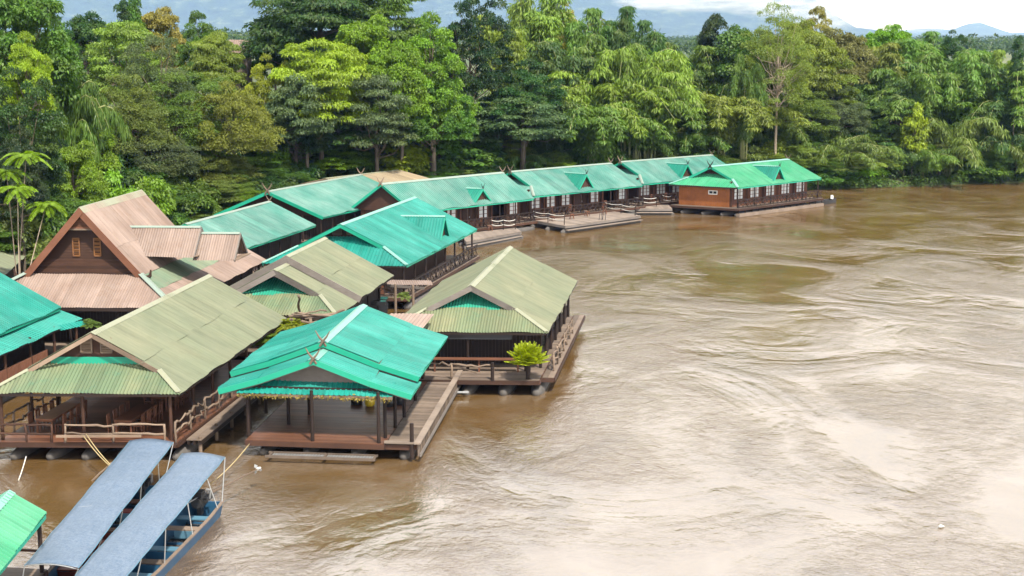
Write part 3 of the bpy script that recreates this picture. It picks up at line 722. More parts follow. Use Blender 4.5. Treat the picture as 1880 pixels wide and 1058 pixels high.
# ---- dining raft with olive roof and the potted fern
F = Frame(P(1006, 611, 3.3), P(1060, 518, 3.3), P(708, 609, 3.3)); INFO['C'] = F; e = 1.5
root, org = house('raft_house', 'dining raft with pale olive roof standing farthest out in the brown river', F)
zr = zat(F.pt(e, 0, 0).y, 526)
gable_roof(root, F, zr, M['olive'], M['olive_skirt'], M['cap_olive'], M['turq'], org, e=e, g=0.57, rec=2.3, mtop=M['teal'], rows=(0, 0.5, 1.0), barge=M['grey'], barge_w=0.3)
deck(root, F, -1.9, F.L - 0.2, -0.6, 0.94, 0.95, org, M['deck_grey'], along=False, pw=0.26)
deck(root, F, -1.0, F.L + 0.4, 0.955, 1.10, 0.9, org, M['deck_grey'], along=True, pw=0.3)
floats(root, F, (-0.4, 0.05, 0.5, 0.9), -1.9, F.L, org, 0.42, 0.08)
posts(root, F, [(0.3, q) for q in (-0.5, 0.0, 0.72)] + [(s, 0.88) for s in np.arange(1.2, F.L, 2.6)], 0.95, 3.4, org)
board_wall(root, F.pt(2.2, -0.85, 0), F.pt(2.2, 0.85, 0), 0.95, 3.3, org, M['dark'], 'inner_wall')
board_wall(root, F.pt(2.2, 0.86, 0), F.pt(F.L - .3, 0.86, 0), 0.95, 1.8, org, M['dark'], 'side_wall')
MB().beam(F.pt(0.15, -0.6, 3.02), F.pt(0.15, 0.55, 3.02), 0.04, 0.34).build('rolled_blind', M['darkglass'], root, org)
log_rail(root, [F.pt(-1.75, q, 0) for q in (-0.45, -0.12, 0.38)], 0.95, 0.85, org, amp=0.12, lower=False)
log((F.pt(-1.7, -0.1, 1.75)), F.pt(-1.65, 0.18, 1.3), 0.05, 0.03, 5).build('rail', M['logm'], root, org, True)
log_rail(root, [F.pt(s, 1.06, 0) for s in (0.6, 2.4, 4.2, 6.0, 7.8, 9.6, 11.4)], 0.9, 0.9, org, amp=0.1)
MB().tube([F.pt(-1.9, 0.38, .9), F.pt(-1.9, 0.38, 1.95)], 0.10, 8).build('rail_post', M['dark'], root, org)
MB().beam(F.pt(0.05, -0.62, 1.72), F.pt(0.05, 0.66, 1.72), 0.42, 0.07).build('bar_top', M['redwood'], root, org)
for q in (-0.4, 0.15, 0.63): MB().beam(F.pt(0.05, q, .95), F.pt(0.05, q, 1.7), 0.1, 0.1, up=(1, 0, 0)).build('bar_leg', M['redwood'], root, org)
MB().tube([F.pt(-2.2, -0.5, .3), F.pt(-2.15, 0.1, .28)], 0.06, 6).build('pipe', M['steel'], root, org)

# ---- two-tier olive house in the middle
F = Frame(P(620, 581, 3.3), P(716, 515, 3.3), P(350, 578, 3.3)); INFO['D'] = F
root, org = house('raft_house', 'olive two-tier roofed house with broad grey bargeboards, wedged between turquoise roofs', F)
e = 2.1; zr_lo = zat(F.pt(e, 0, 0).y, 497); zr_up = zr_lo + 0.5
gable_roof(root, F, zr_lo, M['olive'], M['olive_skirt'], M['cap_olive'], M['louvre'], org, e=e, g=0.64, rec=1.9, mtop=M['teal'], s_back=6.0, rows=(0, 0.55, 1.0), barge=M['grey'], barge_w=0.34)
F2 = Frame(F.pt(0, 1.06, 3.62), F.pt(F.L, 1.06, 3.62), F.pt(0, -1.06, 3.62))
gable_roof(root, F2, zr_up, M['olive'], M['olive'], M['cap_olive'], M['dark'], org, s_front=4.6, s_back=F2.L, rec=0.5, rows=(0, 0.5, 1.0), barge=M['grey'], barge_w=0.42)
deck(root, F, 0.3, F.L - 0.3, -0.9, 0.9, 0.95, org, M['deck_grey'], edge=True, pw=0.3)
floats(root, F, (-0.7, 0.0, 0.7), 0.3, F.L - 0.5, org)
posts(root, F, [(s, q) for s in np.arange(0.6, F.L, 3.0) for q in (-0.86, 0.86)], 0.95, 3.4, org)
board_wall(root, F.pt(1.8, -0.84, 0), F.pt(1.8, 0.84, 0), 0.95, 3.3, org, M['brown'], 'front_wall')
board_wall(root, F.pt(1.8, 0.84, 0), F.pt(F.L - .4, 0.84, 0), 0.95, 3.3, org, M['dark'], 'side_wall')

# ---- turquoise house with a dormer and a veranda on the water side
F = Frame(P(748, 488, 3.3), P(876, 422, 3.3), P(480, 484, 3.3)); INFO['G'] = F; e = 1.5
root, org = house('raft_house', 'bright turquoise roofed house with one steep ribbed dormer and a railed veranda', F)
zr = zat(F.pt(e, 0, 0).y, 413)
i1 = gable_roof(root, F, zr, M['turq'], M['turq'], M['cap_turq'], M['brown'], org, e=e, g=0.6, rec=0.9, barge=M['fascia'], barge_w=0.24, **RIB)
shutters(root, F, i1['gs'], (-0.1, 0.1), i1['gz'] + 0.42, 0.5, 0.7, org, M['deck_grey'], 5)
dormer(root, F, None, None, zat(F.pt(F.L * .6, .88, 0).y, 398), 3.3, zr, org, M['turq'], M['cap_turq'], w=2.6, q_front=0.88, s_mid=F.L * 0.60, finials=False)
deck(root, F, -0.4, F.L + 0.3, -0.9, 1.02, 0.95, org, M['deck_grey'], pw=0.3)
floats(root, F, (-0.6, 0.0, 0.6, 0.97), -0.2, F.L, org)
posts(root, F, [(s, 0.93) for s in np.linspace(0.3, F.L - 0.3, 8)] + [(0.3, -0.3), (0.3, 0.3)], 0.95, 3.4, org, M['dark'], 0.08)
board_wall(root, F.pt(0.9, -0.85, 0), F.pt(0.9, 0.62, 0), 0.95, 3.9, org, M['redwood'], 'front_wall', openings=((0.62, 0.76, 1.7, 2.9), (0.83, 0.93, .95, 3.0)))
window(root, F.pt(0.85, 0.17, 2.3), F.b, -F.a, 0.95, 1.1, org, 3, 3)
board_wall(root, F.pt(0.9, 0.62, 0), F.pt(F.L - 3.0, 0.62, 0), 0.95, 3.8, org, M['brown'], 'side_wall')
brace_rail(root, F.pt(0.2, 1.0, 0), F.pt(F.L, 1.0, 0), 0.95, 1.0, org, M['dark'], 7)
brace_rail(root, F.pt(0.0, 0.55, 0), F.pt(0.0, 1.0, 0), 0.95, 1.0, org, M['dark'], 2)

# ---- plain turquoise roof behind the pink gable house
F = Frame(P(436, 462, 3.3), P(580, 414, 3.3), P(250, 452, 3.3)); INFO['H'] = F
root, org = house('raft_house', 'low house with plain pale turquoise gable roof beside the pink-roofed gable house', F)
zr = zat(F.pt(0, 0, 0).y, 412)
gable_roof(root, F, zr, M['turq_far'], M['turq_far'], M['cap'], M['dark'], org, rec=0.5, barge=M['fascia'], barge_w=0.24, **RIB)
finial(root, F.pt(F.L + .05, 0, zr), F, M['logm'], org, 0.6)
deck(root, F, 0, F.L, -0.9, 1.06, 0.95, org, M['deck_grey'], pw=0.34)
floats(root, F, (-0.6, 0.0, 0.6, 0.97), 0, F.L, org)
posts(root, F, [(s, 0.9) for s in np.linspace(0.3, F.L - 0.3, 8)], 0.95, 3.4, org, M['dark'], 0.08)
board_wall(root, F.pt(0.4, 0.7, 0), F.pt(F.L - .4, 0.7, 0), 0.95, 3.6, org, M['dark'], 'side_wall')
board_wall(root, F.pt(F.L - .4, -0.8, 0), F.pt(F.L - .4, 0.7, 0), 0.95, 3.6, org, M['brown'], 'back_wall')
brace_rail(root, F.pt(0.2, 1.04, 0), F.pt(F.L, 1.04, 0), 0.95, 0.95, org, M['dark'], 6)

# ---- big turquoise hall behind it
F = Frame(P(594, 399, 3.3), P(754, 363, 3.3), P(393, 395, 3.3)); INFO['I'] = F
root, org = house('raft_house', 'large hall with smooth pale turquoise gable roof and crossed horn finials', F)
zr = zat(F.pt(0, 0, 0).y, 352)
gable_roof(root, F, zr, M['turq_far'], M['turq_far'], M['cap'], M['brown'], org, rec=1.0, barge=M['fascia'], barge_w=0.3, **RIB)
finial(root, F.pt(-0.05, 0, zr), F, M['logm'], org, .85); finial(root, F.pt(F.L + .05, 0, zr), F, M['logm'], org, 0.75)
deck(root, F, -0.3, F.L, -0.95, 1.0, 0.95, org, M['deck_grey'], pw=0.4)
floats(root, F, (-0.6, 0.0, 0.6, 0.97), 0, F.L, org)
posts(root, F, [(s, 0.92) for s in np.linspace(0.3, F.L - 0.3, 9)] + [(0.2, q) for q in (-0.6, -0.2, 0.2, 0.6)], 0.95, 3.4, org, M['dark'], 0.08)
board_wall(root, F.pt(1.2, -0.85, 0), F.pt(1.2, 0.75, 0), 0.95, 3.9, org, M['dark'], 'front_wall')
board_wall(root, F.pt(1.2, 0.75, 0), F.pt(F.L - .4, 0.75, 0), 0.95, 3.5, org, M['dark'], 'side_wall')
brace_rail(root, F.pt(0.2, 0.98, 0), F.pt(F.L, 0.98, 0), 0.95, 0.95, org, M['dark'], 7)

# ---- tan roof behind the hall
F = Frame(P(655, 346, 4.35), P(790, 329, 4.35), P(540, 341, 4.35))
root, org = house('raft_house', 'small house of which only a sandy tan roof shows behind the turquoise hall', F)
zr = zat(F.pt(0, 0, 0).y, 328.5)
gable_roof(root, F, zr, M['tan'], M['tan'], M['cap_olive'], M['dark'], org, rec=0.5, barge=M['louvre'], **RIB)
posts(root, F, [(s, q) for s in (0.4, F.L / 2, F.L - 0.4) for q in (-0.85, 0.85)], 0.0, 4.35, org)
board_wall(root, F.pt(0.5, 0.8, 0), F.pt(F.L - .5, 0.8, 0), 0.8, 4.3, org, M['dark'], 'side_wall')

# ---- the row of guest rafts
def guest_raft(label, fr, br, fl, peak, e, g, roofm, dorm, bays, wallm, orange_end=False, key=None, fin_back=True):
    F = Frame(P(*fr, 3.3), P(*br, 3.3), P(*fl, 3.3)); INFO[key] = F
    root, org = house('guest_raft', label, F, 'guest rafts in a row along the bank')
    zr = zat(F.pt(e, 0, 0).y, peak)
    gable_roof(root, F, zr, roofm, roofm, M['cap'] if roofm is not M['green'] else M['cap_turq'], M['brown'], org, e=e, g=g, rec=0.8 if e > 0 else 0.5, barge=M['fascia'], barge_w=0.26, **RIB)
    finial(root, F.pt(e - 0.05, 0, zr), F, M['dark'] if orange_end else M['logm'], org, 0.72)
    if fin_back: finial(root, F.pt(F.L + .05, 0, zr), F, M['logm'], org, 0.66)
    if dorm: dormer(root, F, None, None, zat(F.pt(F.L * dorm[0], dorm[1], 0).y, dorm[2]), 3.3, zr, org, roofm, M['cap_turq'], w=dorm[3], q_front=dorm[1], s_mid=F.L * dorm[0])
    deck(root, F, -0.2, F.L + 0.2, -0.9, 1.05, 0.95, org, M['deck_grey'], pw=0.36)
    floats(root, F, (-0.6, 0.0, 0.55, 0.95), -0.2, F.L, org)
    wq = 0.66
    n = len(bays); op = []
    s0, s1 = 0.7, F.L - 0.5
    for i, k in enumerate(bays):
        t0, t1 = i / n, (i + 1) / n
        if k == 'w': op.append((t0 + 0.22 / n, t1 - 0.22 / n, 1.75, 3.0))
        if k == 'd': op.append((t0 + 0.25 / n, t1 - 0.25 / n, 0.95, 3.0))
        if k == 'o': op.append((t0 + 0.05 / n, t1 - 0.05 / n, 0.95, 3.1))
    board_wall(root, F.pt(s0, wq, 0), F.pt(s1, wq, 0), 0.95, 3.9, org, wallm, 'side_wall', 0.22, openings=op)
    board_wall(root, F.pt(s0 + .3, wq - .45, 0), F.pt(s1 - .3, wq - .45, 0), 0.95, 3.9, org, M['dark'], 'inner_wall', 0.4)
    for i, k in enumerate(bays):
        sm = s0 + (s1 - s0) * (i + 0.5) / n; bw = (s1 - s0) / n
        if k == 'w': window(root, F.pt(sm, wq + 0.01, 2.38), F.a, F.b, bw * 0.56, 1.25, org, 2 if bw < 2.4 else 3, 3)
        if k == 'd':
            dd = MB().box(F.pt(sm, wq - 0.02, 2.0), bw * 0.46, 0.05, 2.05, F.a, F.b, (0, 0, 1)).build('door', M['brown'], root, org)
            MB().box(F.pt(sm, wq - 0.02, 2.0) + F.b * 0.05 + F.a * bw * 0.18, 0.05, 0.05, 0.14, F.a, F.b, (0, 0, 1)).build('handle', M['steel'], dd, org)
        MB().beam(F.pt(s0 + (s1 - s0) * i / n, wq + 0.05, 0.95), F.pt(s0 + (s1 - s0) * i / n, wq + 0.05, 3.9), 0.16, 0.12, up=F.b).build('wall_stud', M['redwood'] if i % 2 else M['brown'], root, org)
    posts(root, F, [(s, 0.95) for s in np.linspace(0.3, F.L - 0.3, n + 1)], 0.95, 3.4, org, M['dark'], 0.075)
    fw = M['orange'] if orange_end else M['brown']
    board_wall(root, F.pt(0.7, -0.8, 0), F.pt(0.7, wq, 0), 0.95, 3.6, org, fw, 'end_wall', 0.25, openings=((0.60, 0.75, 2.35, 2.75),) if orange_end else ())
    if orange_end:
        window(root, F.pt(0.72, -0.8 + 1.46 * 0.675, 2.55), F.b, -F.a, 1.0, 0.38, org, 2, 1, M['white'], M['darkglass'])
    board_wall(root, F.pt(F.L - .5, -0.8, 0), F.pt(F.L - .5, wq, 0), 0.95, 3.6, org, M['brown'], 'end_wall', 0.4)
    brace_rail(root, F.pt(0.0, 1.03, 0), F.pt(F.L, 1.03, 0), 0.95, 0.95, org, M['dark'], n)
    return root, org, F
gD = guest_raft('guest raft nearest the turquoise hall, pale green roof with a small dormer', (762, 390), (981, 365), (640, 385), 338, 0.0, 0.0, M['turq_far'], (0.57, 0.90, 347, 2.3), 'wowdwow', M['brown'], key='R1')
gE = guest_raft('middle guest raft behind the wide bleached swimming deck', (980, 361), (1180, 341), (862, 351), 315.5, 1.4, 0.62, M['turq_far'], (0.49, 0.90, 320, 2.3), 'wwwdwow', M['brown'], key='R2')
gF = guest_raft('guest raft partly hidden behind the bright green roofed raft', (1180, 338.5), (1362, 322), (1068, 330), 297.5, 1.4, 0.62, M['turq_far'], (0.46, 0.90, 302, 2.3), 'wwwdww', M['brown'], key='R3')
gJ = guest_raft('last guest raft with bright green roof and orange varnished end wall', (1355, 345), (1508, 328), (1227, 338.5), 306, 1.3, 0.64, M['green'], (0.52, 0.88, 306, 2.1), 'wwwww', M['redwood'], True, key='R4')
root, org, F = gJ
for s in np.linspace(0.0, F.L, 14): MB().beam(F.pt(s, 1.03, 0.1), F.pt(s, 1.03, .95), 0.09, 0.09, up=(1, 0, 0)).build('pile', M['dark'], root, org)
MB().beam(F.pt(-.2, 1.05, 0.18), F.pt(F.L, 1.05, 0.18), 0.5, 0.34).build('hull_beam', M['deck_grey'], root, org)

# ---- big wooden gable house with pink sheets
ze = 3.3
F = Frame(P(322, 566, ze), P(490, 477, ze), P(-75, 563, ze)); INFO['K'] = F
root, org = house('gable_house', 'tall wooden gable house with faded pink roof and two small orange shutters', F, cat='house')
EU = 2.6; zu = 4.9; qg = 0.56
zrk = zat(F.pt(EU, 0, 0).y, 383)
F3 = Frame(F.pt(EU, qg, zu), F.pt(13.2, qg, zu), F.pt(EU, -qg, zu))
gi = gable_roof(root, F3, zrk, M['pink'], M['pink'], M['cap_olive'], M['brown'], org, rec=0.7, rows=(0, 0.55, 1.0), barge=M['redwood'], barge_w=0.42, fascia=True, ridge_w=0.5)
# hooked ends of the big bargeboards, apron and vent at the gable
for sd in (1, -1):
    p = F3.pt(-0.03, sd, zu); MB().tube([p, p + F3.b * sd * 0.3 + Vector((0, 0, -.12)), p + F3.b * sd * 0.55 + Vector((0, 0, .02)), p + F3.b * sd * 0.6 + Vector((0, 0, .4))], [0.16, 0.14, 0.11, 0.05], 6).build('bargeboard_hook', M['brown'], root, org)
for i in range(5):
    z0 = 4.95 + i * 0.2
    MB().beam(F3.pt(0.35 - 0.0 + i * 0.07, -0.93 + i * 0.06, z0), F3.pt(0.35 + i * 0.07, 0.93 - i * 0.06, z0), 0.05, 0.21).build('apron_board', M['brown'], root, org)
zv = zu + (zrk - zu) * 0.70
for i in range(6):
    z0 = zv + i * 0.16; w0 = (zrk - z0) / (zrk - zu) - 0.04
    MB().beam(F3.pt(0.25, -w0, z0), F3.pt(0.25, w0, z0), 0.04, 0.17).build('gable_vent_board', M['redwood'], root, org)
MB().beam(F3.pt(0.22, -0.33, zv - .08), F3.pt(0.22, 0.33, zv - .08), 0.08, 0.1).build('gable_beam', M['louvre'], root, org)
shutters(root, F3, gi['gs'], (-0.16, 0.20), zu + 1.75, 1.15, 0.42, org, M['shutter'], 5)
# lower skirt roofs: front and both sides
hw = F.W / 2
O = F.pt(EU + .25, 0, zu + .05); Rv = F.pt(0, 0, ze) - O
corrugated(root, 'skirt_sheet', M['pink'], O, F.b, Rv, -hw, hw, lambda x: max(0.0, (abs(x) / hw - qg) / (1 - qg)), lambda x: 1.0, 0.17, 0.02, 1.03, (-qg * hw, qg * hw), org)
for sd in (1, -1):
    O = F.pt(0, sd * (qg + .02), zu + .05); Rv = F.pt(0, sd, ze) - O
    if sd > 0: corrugated(root, 'skirt_sheet', M['teal_pale'], O, F.a, Rv, 0.0, F.L, lambda x: max(0.0, 1 - x / EU), lambda x: max(.46, 1 - x / EU + .002), 0.17, 0.02, 1.03, (EU,), org, lift=.02)
    corrugated(root, 'skirt_sheet', M['pink'], O, F.a, Rv, 0.0, F.L, (lambda x: max(0.0 if sd < 0 else .44, 1 - x / EU)), lambda x: 1.0, 0.17, 0.02, 1.03, (EU,), org)
    cap_strip(root, 'hip_cap', M['cap'], F.pt(EU, sd * qg, zu + .08), F.pt(0, sd, ze + .03), 0.28, -F.b * sd + Vector((0, 0, -0.1)), F.a + Vector((0, 0, -0.1)), org)
MB().beam(F.pt(0.05, -.98, ze), F.pt(0.05, .98, ze), 0.06, 0.22, drop=.14).build('eave_board', M['dark'], root, org)
# two stepped cross gables running out to the right
for (s_mid, q0, q1, zt, w, dz) in ((6.9, 0.20, 0.92, zrk - 1.75, 3.4, 1.75), (6.9, 0.90, 1.30, zrk - 2.15, 3.0, 1.6)):
    a_, b_ = F.pt(s_mid, q0, zt), F.pt(s_mid, q1, zt); En = (b_ - a_).normalized(); ln = (b_ - a_).length
    feet = []
    for sd in (-1, 1):
        ft = F.pt(s_mid + sd * w / 2, q0, zt - dz); feet.append(ft)
        corrugated(root, 'cross_gable_sheet', M['pink'], a_, En, ft - a_, 0.0, ln, lambda x: 0.0, lambda x: 1.0, 0.17, 0.022, 1.0, (), org)
        MB().beam(b_ + En * .04, b_ + En * .04 + (ft - a_), 0.06, 0.18, drop=.06).build('bargeboard', M['grey'], root, org)
    cap_strip(root, 'ridge_cap', M['cap'], a_, b_, 0.15, feet[0] - a_, feet[1] - a_, org)
    MB().prism([b_ - En * .5 + (feet[0] - a_) * .95, b_ - En * .5 + (feet[1] - a_) * .95, b_ - En * .5 - Vector((0, 0, .1))], En * 0.04).build('gable_face', M['louvre'], root, org)
    MB().beam(b_ + (feet[0] - a_) * .97, b_ + (feet[1] - a_) * .97, 0.5, 0.06).build('sill_board', M['louvre'], root, org)
posts(root, F, [(0.3, q) for q in (-0.9, -0.45, 0, 0.45, 0.9)] + [(s, 0.93) for s in np.linspace(2, F.L - .5, 5)], 0.6, 3.3, org)
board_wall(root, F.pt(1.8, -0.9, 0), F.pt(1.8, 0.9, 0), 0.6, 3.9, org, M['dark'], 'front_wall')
board_wall(root, F.pt(1.8, 0.85, 0), F.pt(F.L - .4, 0.85, 0), 0.6, 3.6, org, M['dark'], 'side_wall')
deck(root, F, 0.0, F.L, -1, 1, 0.7, org, M['deck_grey'], pw=0.4)

# ---- turquoise house cut by the left edge
BRp = P(112, 566, 3.5); F = Frame(P(-130, 668, 3.5), BRp, P(-470, 660, 3.5)); INFO['N'] = F
root, org = house('raft_house', 'turquoise roofed house cut off by the left edge of the view', F)
zr = 3.5 + F.W / 2 * 0.55
gable_roof(root, F, zr, M['turq'], M['turq'], M['cap_turq'], M['dark'], org, rec=0.5, barge=M['fascia'], **RIB)
O = F.pt(0, 0.95, 3.25); Rv = F.pt(0, 1.22, 2.78) - O
corrugated(root, 'lower_sheet', M['turq'], O, F.a, Rv, 0, F.L + 0.6, lambda x: 0, lambda x: 1, 0.26, 0.02, 1.04, (), org, kind='rib')
MB().beam(F.pt(0, 1.2, 2.7), F.pt(F.L + .6, 1.2, 2.7), .05, .12).build('eave_board', M['dark'], root, org)
deck(root, F, 0, F.L + 0.6, -0.9, 1.25, 0.95, org, M['deck_grey'], pw=0.36); floats(root, F, (-.5, 0, .5, 1.1), 0, F.L, org)
posts(root, F, [(s, 1.15) for s in np.linspace(0.3, F.L + .3, 6)], .95, 2.9, org, M['brown'])
board_wall(root, F.pt(0.4, 0.8, 0), F.pt(F.L - .4, 0.8, 0), .95, 3.5, org, M['dark'], 'side_wall')
board_wall(root, F.pt(0, 1.16, 0), F.pt(F.L * .75, 1.16, 0), .95, 1.75, org, M['redwood'], 'balustrade', 0.16)
corrugated(root, 'porch_sheet', M['turq'], P(100, 598, 2.9), P(150, 590, 2.9) - P(100, 598, 2.9), P(112, 606, 2.7) - P(100, 598, 2.9), 0, 1.9, lambda x: 0, lambda x: 1, 0.2, 0.02, 1.0, (), org, kind='rib')

# ---- olive roof at the far left, and the roof corner at the bottom left
F = Frame(P(4, 510, 3.4), P(48, 470, 3.4), P(-190, 505, 3.4))
root, org = house('house', 'low house with weathered olive roof peeping out behind the pink skirt roof', F, cat='house')
gable_roof(root, F, 3.4 + F.W / 2 * .42, M['olive'], M['olive'], M['cap_olive'], M['dark'], org, rec=0.5, rows=(0, 1))
board_wall(root, F.pt(0.5, 0.85, 0), F.pt(F.L - .5, 0.85, 0), .4, 3.4, org, M['dark'], 'side_wall')
posts(root, F, [(s, q) for s in (0.4, F.L - .4) for q in (-.85, .85)], 0, 3.4, org)
a_, b_, c_ = P(-4, 1052, 3.0), P(85, 944, 3.0), P(-150, 1045, 3.0)
F = Frame(a_, b_, c_)
root, org = house('raft_house', 'ribbed green metal roof corner jutting in at the bottom edge beside the boats', F)
gable_roof(root, F, zat(F.pt(F.L, 0, 0).y, 905), M['green'], M['green'], M['cap_turq'], M['dark'], org, rec=0.4, barge=M['fascia'], barge_w=.12, **RIB)
posts(root, F, [(s, q) for s in (0.3, F.L - .3) for q in (-.85, .85)], -1.5, 3.0, org)
deck(root, F, 0, F.L, -.9, .9, .9, org, M['deck_grey'], pw=.36); floats(root, F, (-.5, .5), 0, F.L, org)
MB().beam(F.pt(F.L - .3, .2, 1.7), F.pt(F.L - .3, .95, 1.7), .08, .08).build('rail', M['brown'], root, org)

# ---- little canopies between the houses
a_, b_, c_, d_ = P(708, 513, 3.1), P(791, 516, 3.1), P(779, 527, 2.95), P(711, 522, 2.95)
c0 = (a_ + c_) / 2; root = empty('canopy', (c0.x, c0.y, 0)); org = Vector((c0.x, c0.y, 0))
tag(root, 'small flat grey canopy on a post between olive roofs', 'canopy')
corrugated(root, 'roof_sheet', M['pink'], a_, b_ - a_, d_ - a_, 0, (b_ - a_).length, lambda x: 0, lambda x: 1, .17, .02, 1.0, (), org)
MB().beam(d_, c_, .06, .16, drop=.1).build('eave_board', M['grey'], root, org)
for t in (0.22, 0.7): p = d_.lerp(c_, t); MB().tube([(p.x, p.y, 0.2), (p.x, p.y, 3.0)], .09, 8).build('post', M['logm'], root, org)
a_, b_, c_, d_ = P(716, 575, 4.3), P(797, 577, 4.3), P(784, 607, 3.75), P(690, 605, 3.75)
c0 = (a_ + c_) / 2; root = empty('canopy', (c0.x, c0.y, 0)); org = Vector((c0.x, c0.y, 0))
tag(root, 'little pinkish sheet canopy joining the turquoise pavilion and the olive raft', 'canopy')
corrugated(root, 'roof_sheet', M['pink'], a_, b_ - a_, d_ - a_, 0, (b_ - a_).length, lambda x: 0, lambda x: 1, .22, .02, 1.1, (), org)
for t in (0.15, 0.9): p = d_.lerp(c_, t); MB().tube([(p.x, p.y, 0.2), (p.x, p.y, 3.75)], .08, 8).build('post', M['dark'], root, org)

# ------------------------------------------------------------------ swimming decks, boats, furniture and small things
def rope(p, q, sag, r=0.035, n=9):
    pts = []
    for i in range(n):
        t = i / (n - 1); v = Vector(p).lerp(Vector(q), t); v.z -= sag * 4 * t * (1 - t); pts.append(v)
    return MB().tube(pts, r, 6)
def swim_deck(label, corners, z, ropes, stools, planks=26, cat='floating deck', ladder=None):
    """corners: near left, near right, far right, far left (photo bearings at deck height)"""
    c = [P(x, y, z) for x, y in corners]; ctr = sum(c, Vector()) / 4; org = Vector((ctr.x, ctr.y, 0))
    root = empty('floating_deck', org); tag(root, label, cat, 'bleached plank decks moored at the guest rafts')
    for i in range(planks):
        a0, a1 = c[0].lerp(c[1], i / planks), c[0].lerp(c[1], (i + .97) / planks); b0, b1 = c[3].lerp(c[2], i / planks), c[3].lerp(c[2], (i + .97) / planks)
        dz = Vector((0, 0, rnd.uniform(-.006, .006))); MB().prism([a0 + dz, a1 + dz, b1 + dz, b0 + dz], (0, 0, -0.05)).build('plank', M['deck_pale'], root, org)
    dn = Vector((0, 0, -.17))
    for i in range(4):
        MB().beam(c[i] + dn, c[(i + 1) % 4] + dn, .08, .2).build('edge_beam', M['grey'], root, org)
    low = Vector((0, 0, -.42)); out = (c[0] - c[3]).normalized() * 0.45
    MB().prism([c[0] + low + out, c[1] + low + out, c[1] + low - out * .3, c[0] + low - out * .3], (0, 0, -.05)).build('step_plank', M['deck_pale'], root, org)
    for t in (0.05, 0.5, 0.95):
        p, q = c[0].lerp(c[3], t), c[1].lerp(c[2], t); p, q = Vector((p.x, p.y, .08)), Vector((q.x, q.y, .08)); d = (q - p).normalized()
        MB().tube([p - d * .4, p, p + d * .6, q - d * .6, q, q + d * .3], [.12, .3, .36, .36, .3, .1], 9).build('float', M['float'], root, org, True)
    for line in ropes:
        pts = [P(x, y, z) for x, y in line]
        for p in pts: MB().tube([p, p + Vector((0, 0, 1.0))], .045, 6).build('rope_post', M['dark'], root, org)
        for p, q in zip(pts[:-1], pts[1:]):
            for h in (.98, .52): rope(p + Vector((0, 0, h)), q + Vector((0, 0, h)), .12).build('rope', M['rope'], root, org, True)
    if ladder:
        p = P(*ladder, z); mb = MB(); dd = (c[1] - c[0]).normalized()
        for sd in (-.28, .28):
            q = p + dd * sd; mb.tube([q + out * .5 + Vector((0, 0, -1)), q + out * .5 + Vector((0, 0, .35)), q + out * .3 + Vector((0, 0, .8)), q - out * .3 + Vector((0, 0, .8)), q - out * .6 + Vector((0, 0, 0))], .03, 6)
        mb.build('ladder_rail', M['engine'], root, org)
    for n_, (x, y) in enumerate(stools): stool(P(x, y, z))
    return root
STOOLS = []
SL_ = iter(['stool at the left end of the wide swimming deck', 'second stool from the left on the wide swimming deck', 'third stool from the left on the wide swimming deck', 'stool at the right end of the wide swimming deck', 'stool on the narrow deck half hidden behind the dormer house', 'stool on the small deck between two guest rafts'])
def stool(p):
    if STOOLS: o = copy_tree(STOOLS[0])
    else:
        o = empty('stool', (0, 0, 0)); MB().box((0, 0, .5), .42, .42, .05).build('seat', M['redwood'], o)
        for sx in (-1, 1):
            for sy in (-1, 1): MB().beam((sx * .2, sy * .2, 0), (sx * .13, sy * .13, .5), .05, .05, up=(1, 0, 0)).build('leg', M['redwood'], o)
    tag(o, 'dark wooden ' + next(SL_), 'stool', 'stools on the swimming decks'); o.location = p; o.rotation_euler = (0, 0, rnd.uniform(0, 1)); STOOLS.append(o)
swim_deck('wide bleached plank deck with rope rails in front of the middle guest raft', [(1038, 415), (1176, 396), (1112, 386), (976, 404)], .75,
          [[(979, 405), (1006, 409), (1036, 413)], [(1110, 388), (1140, 392), (1166, 396)]], [(1014, 406), (1050, 402), (1078, 397), (1110, 394)], 30, ladder=(1106, 404))
swim_deck('narrow bleached plank deck half hidden behind the turquoise dormer house', [(856, 444), (957, 425), (947, 418), (842, 430)], .75,
          [[(902, 422), (924, 422), (946, 421)]], [(899, 424)], 24)
swim_deck('small bleached plank deck between two guest rafts, with rope rails', [(1168, 383), (1234, 383), (1224, 372), (1160, 374)], .75,
          [[(1158, 375), (1180, 379), (1205, 379)], [(1216, 374), (1232, 376)]], [(1183, 378)], 22)
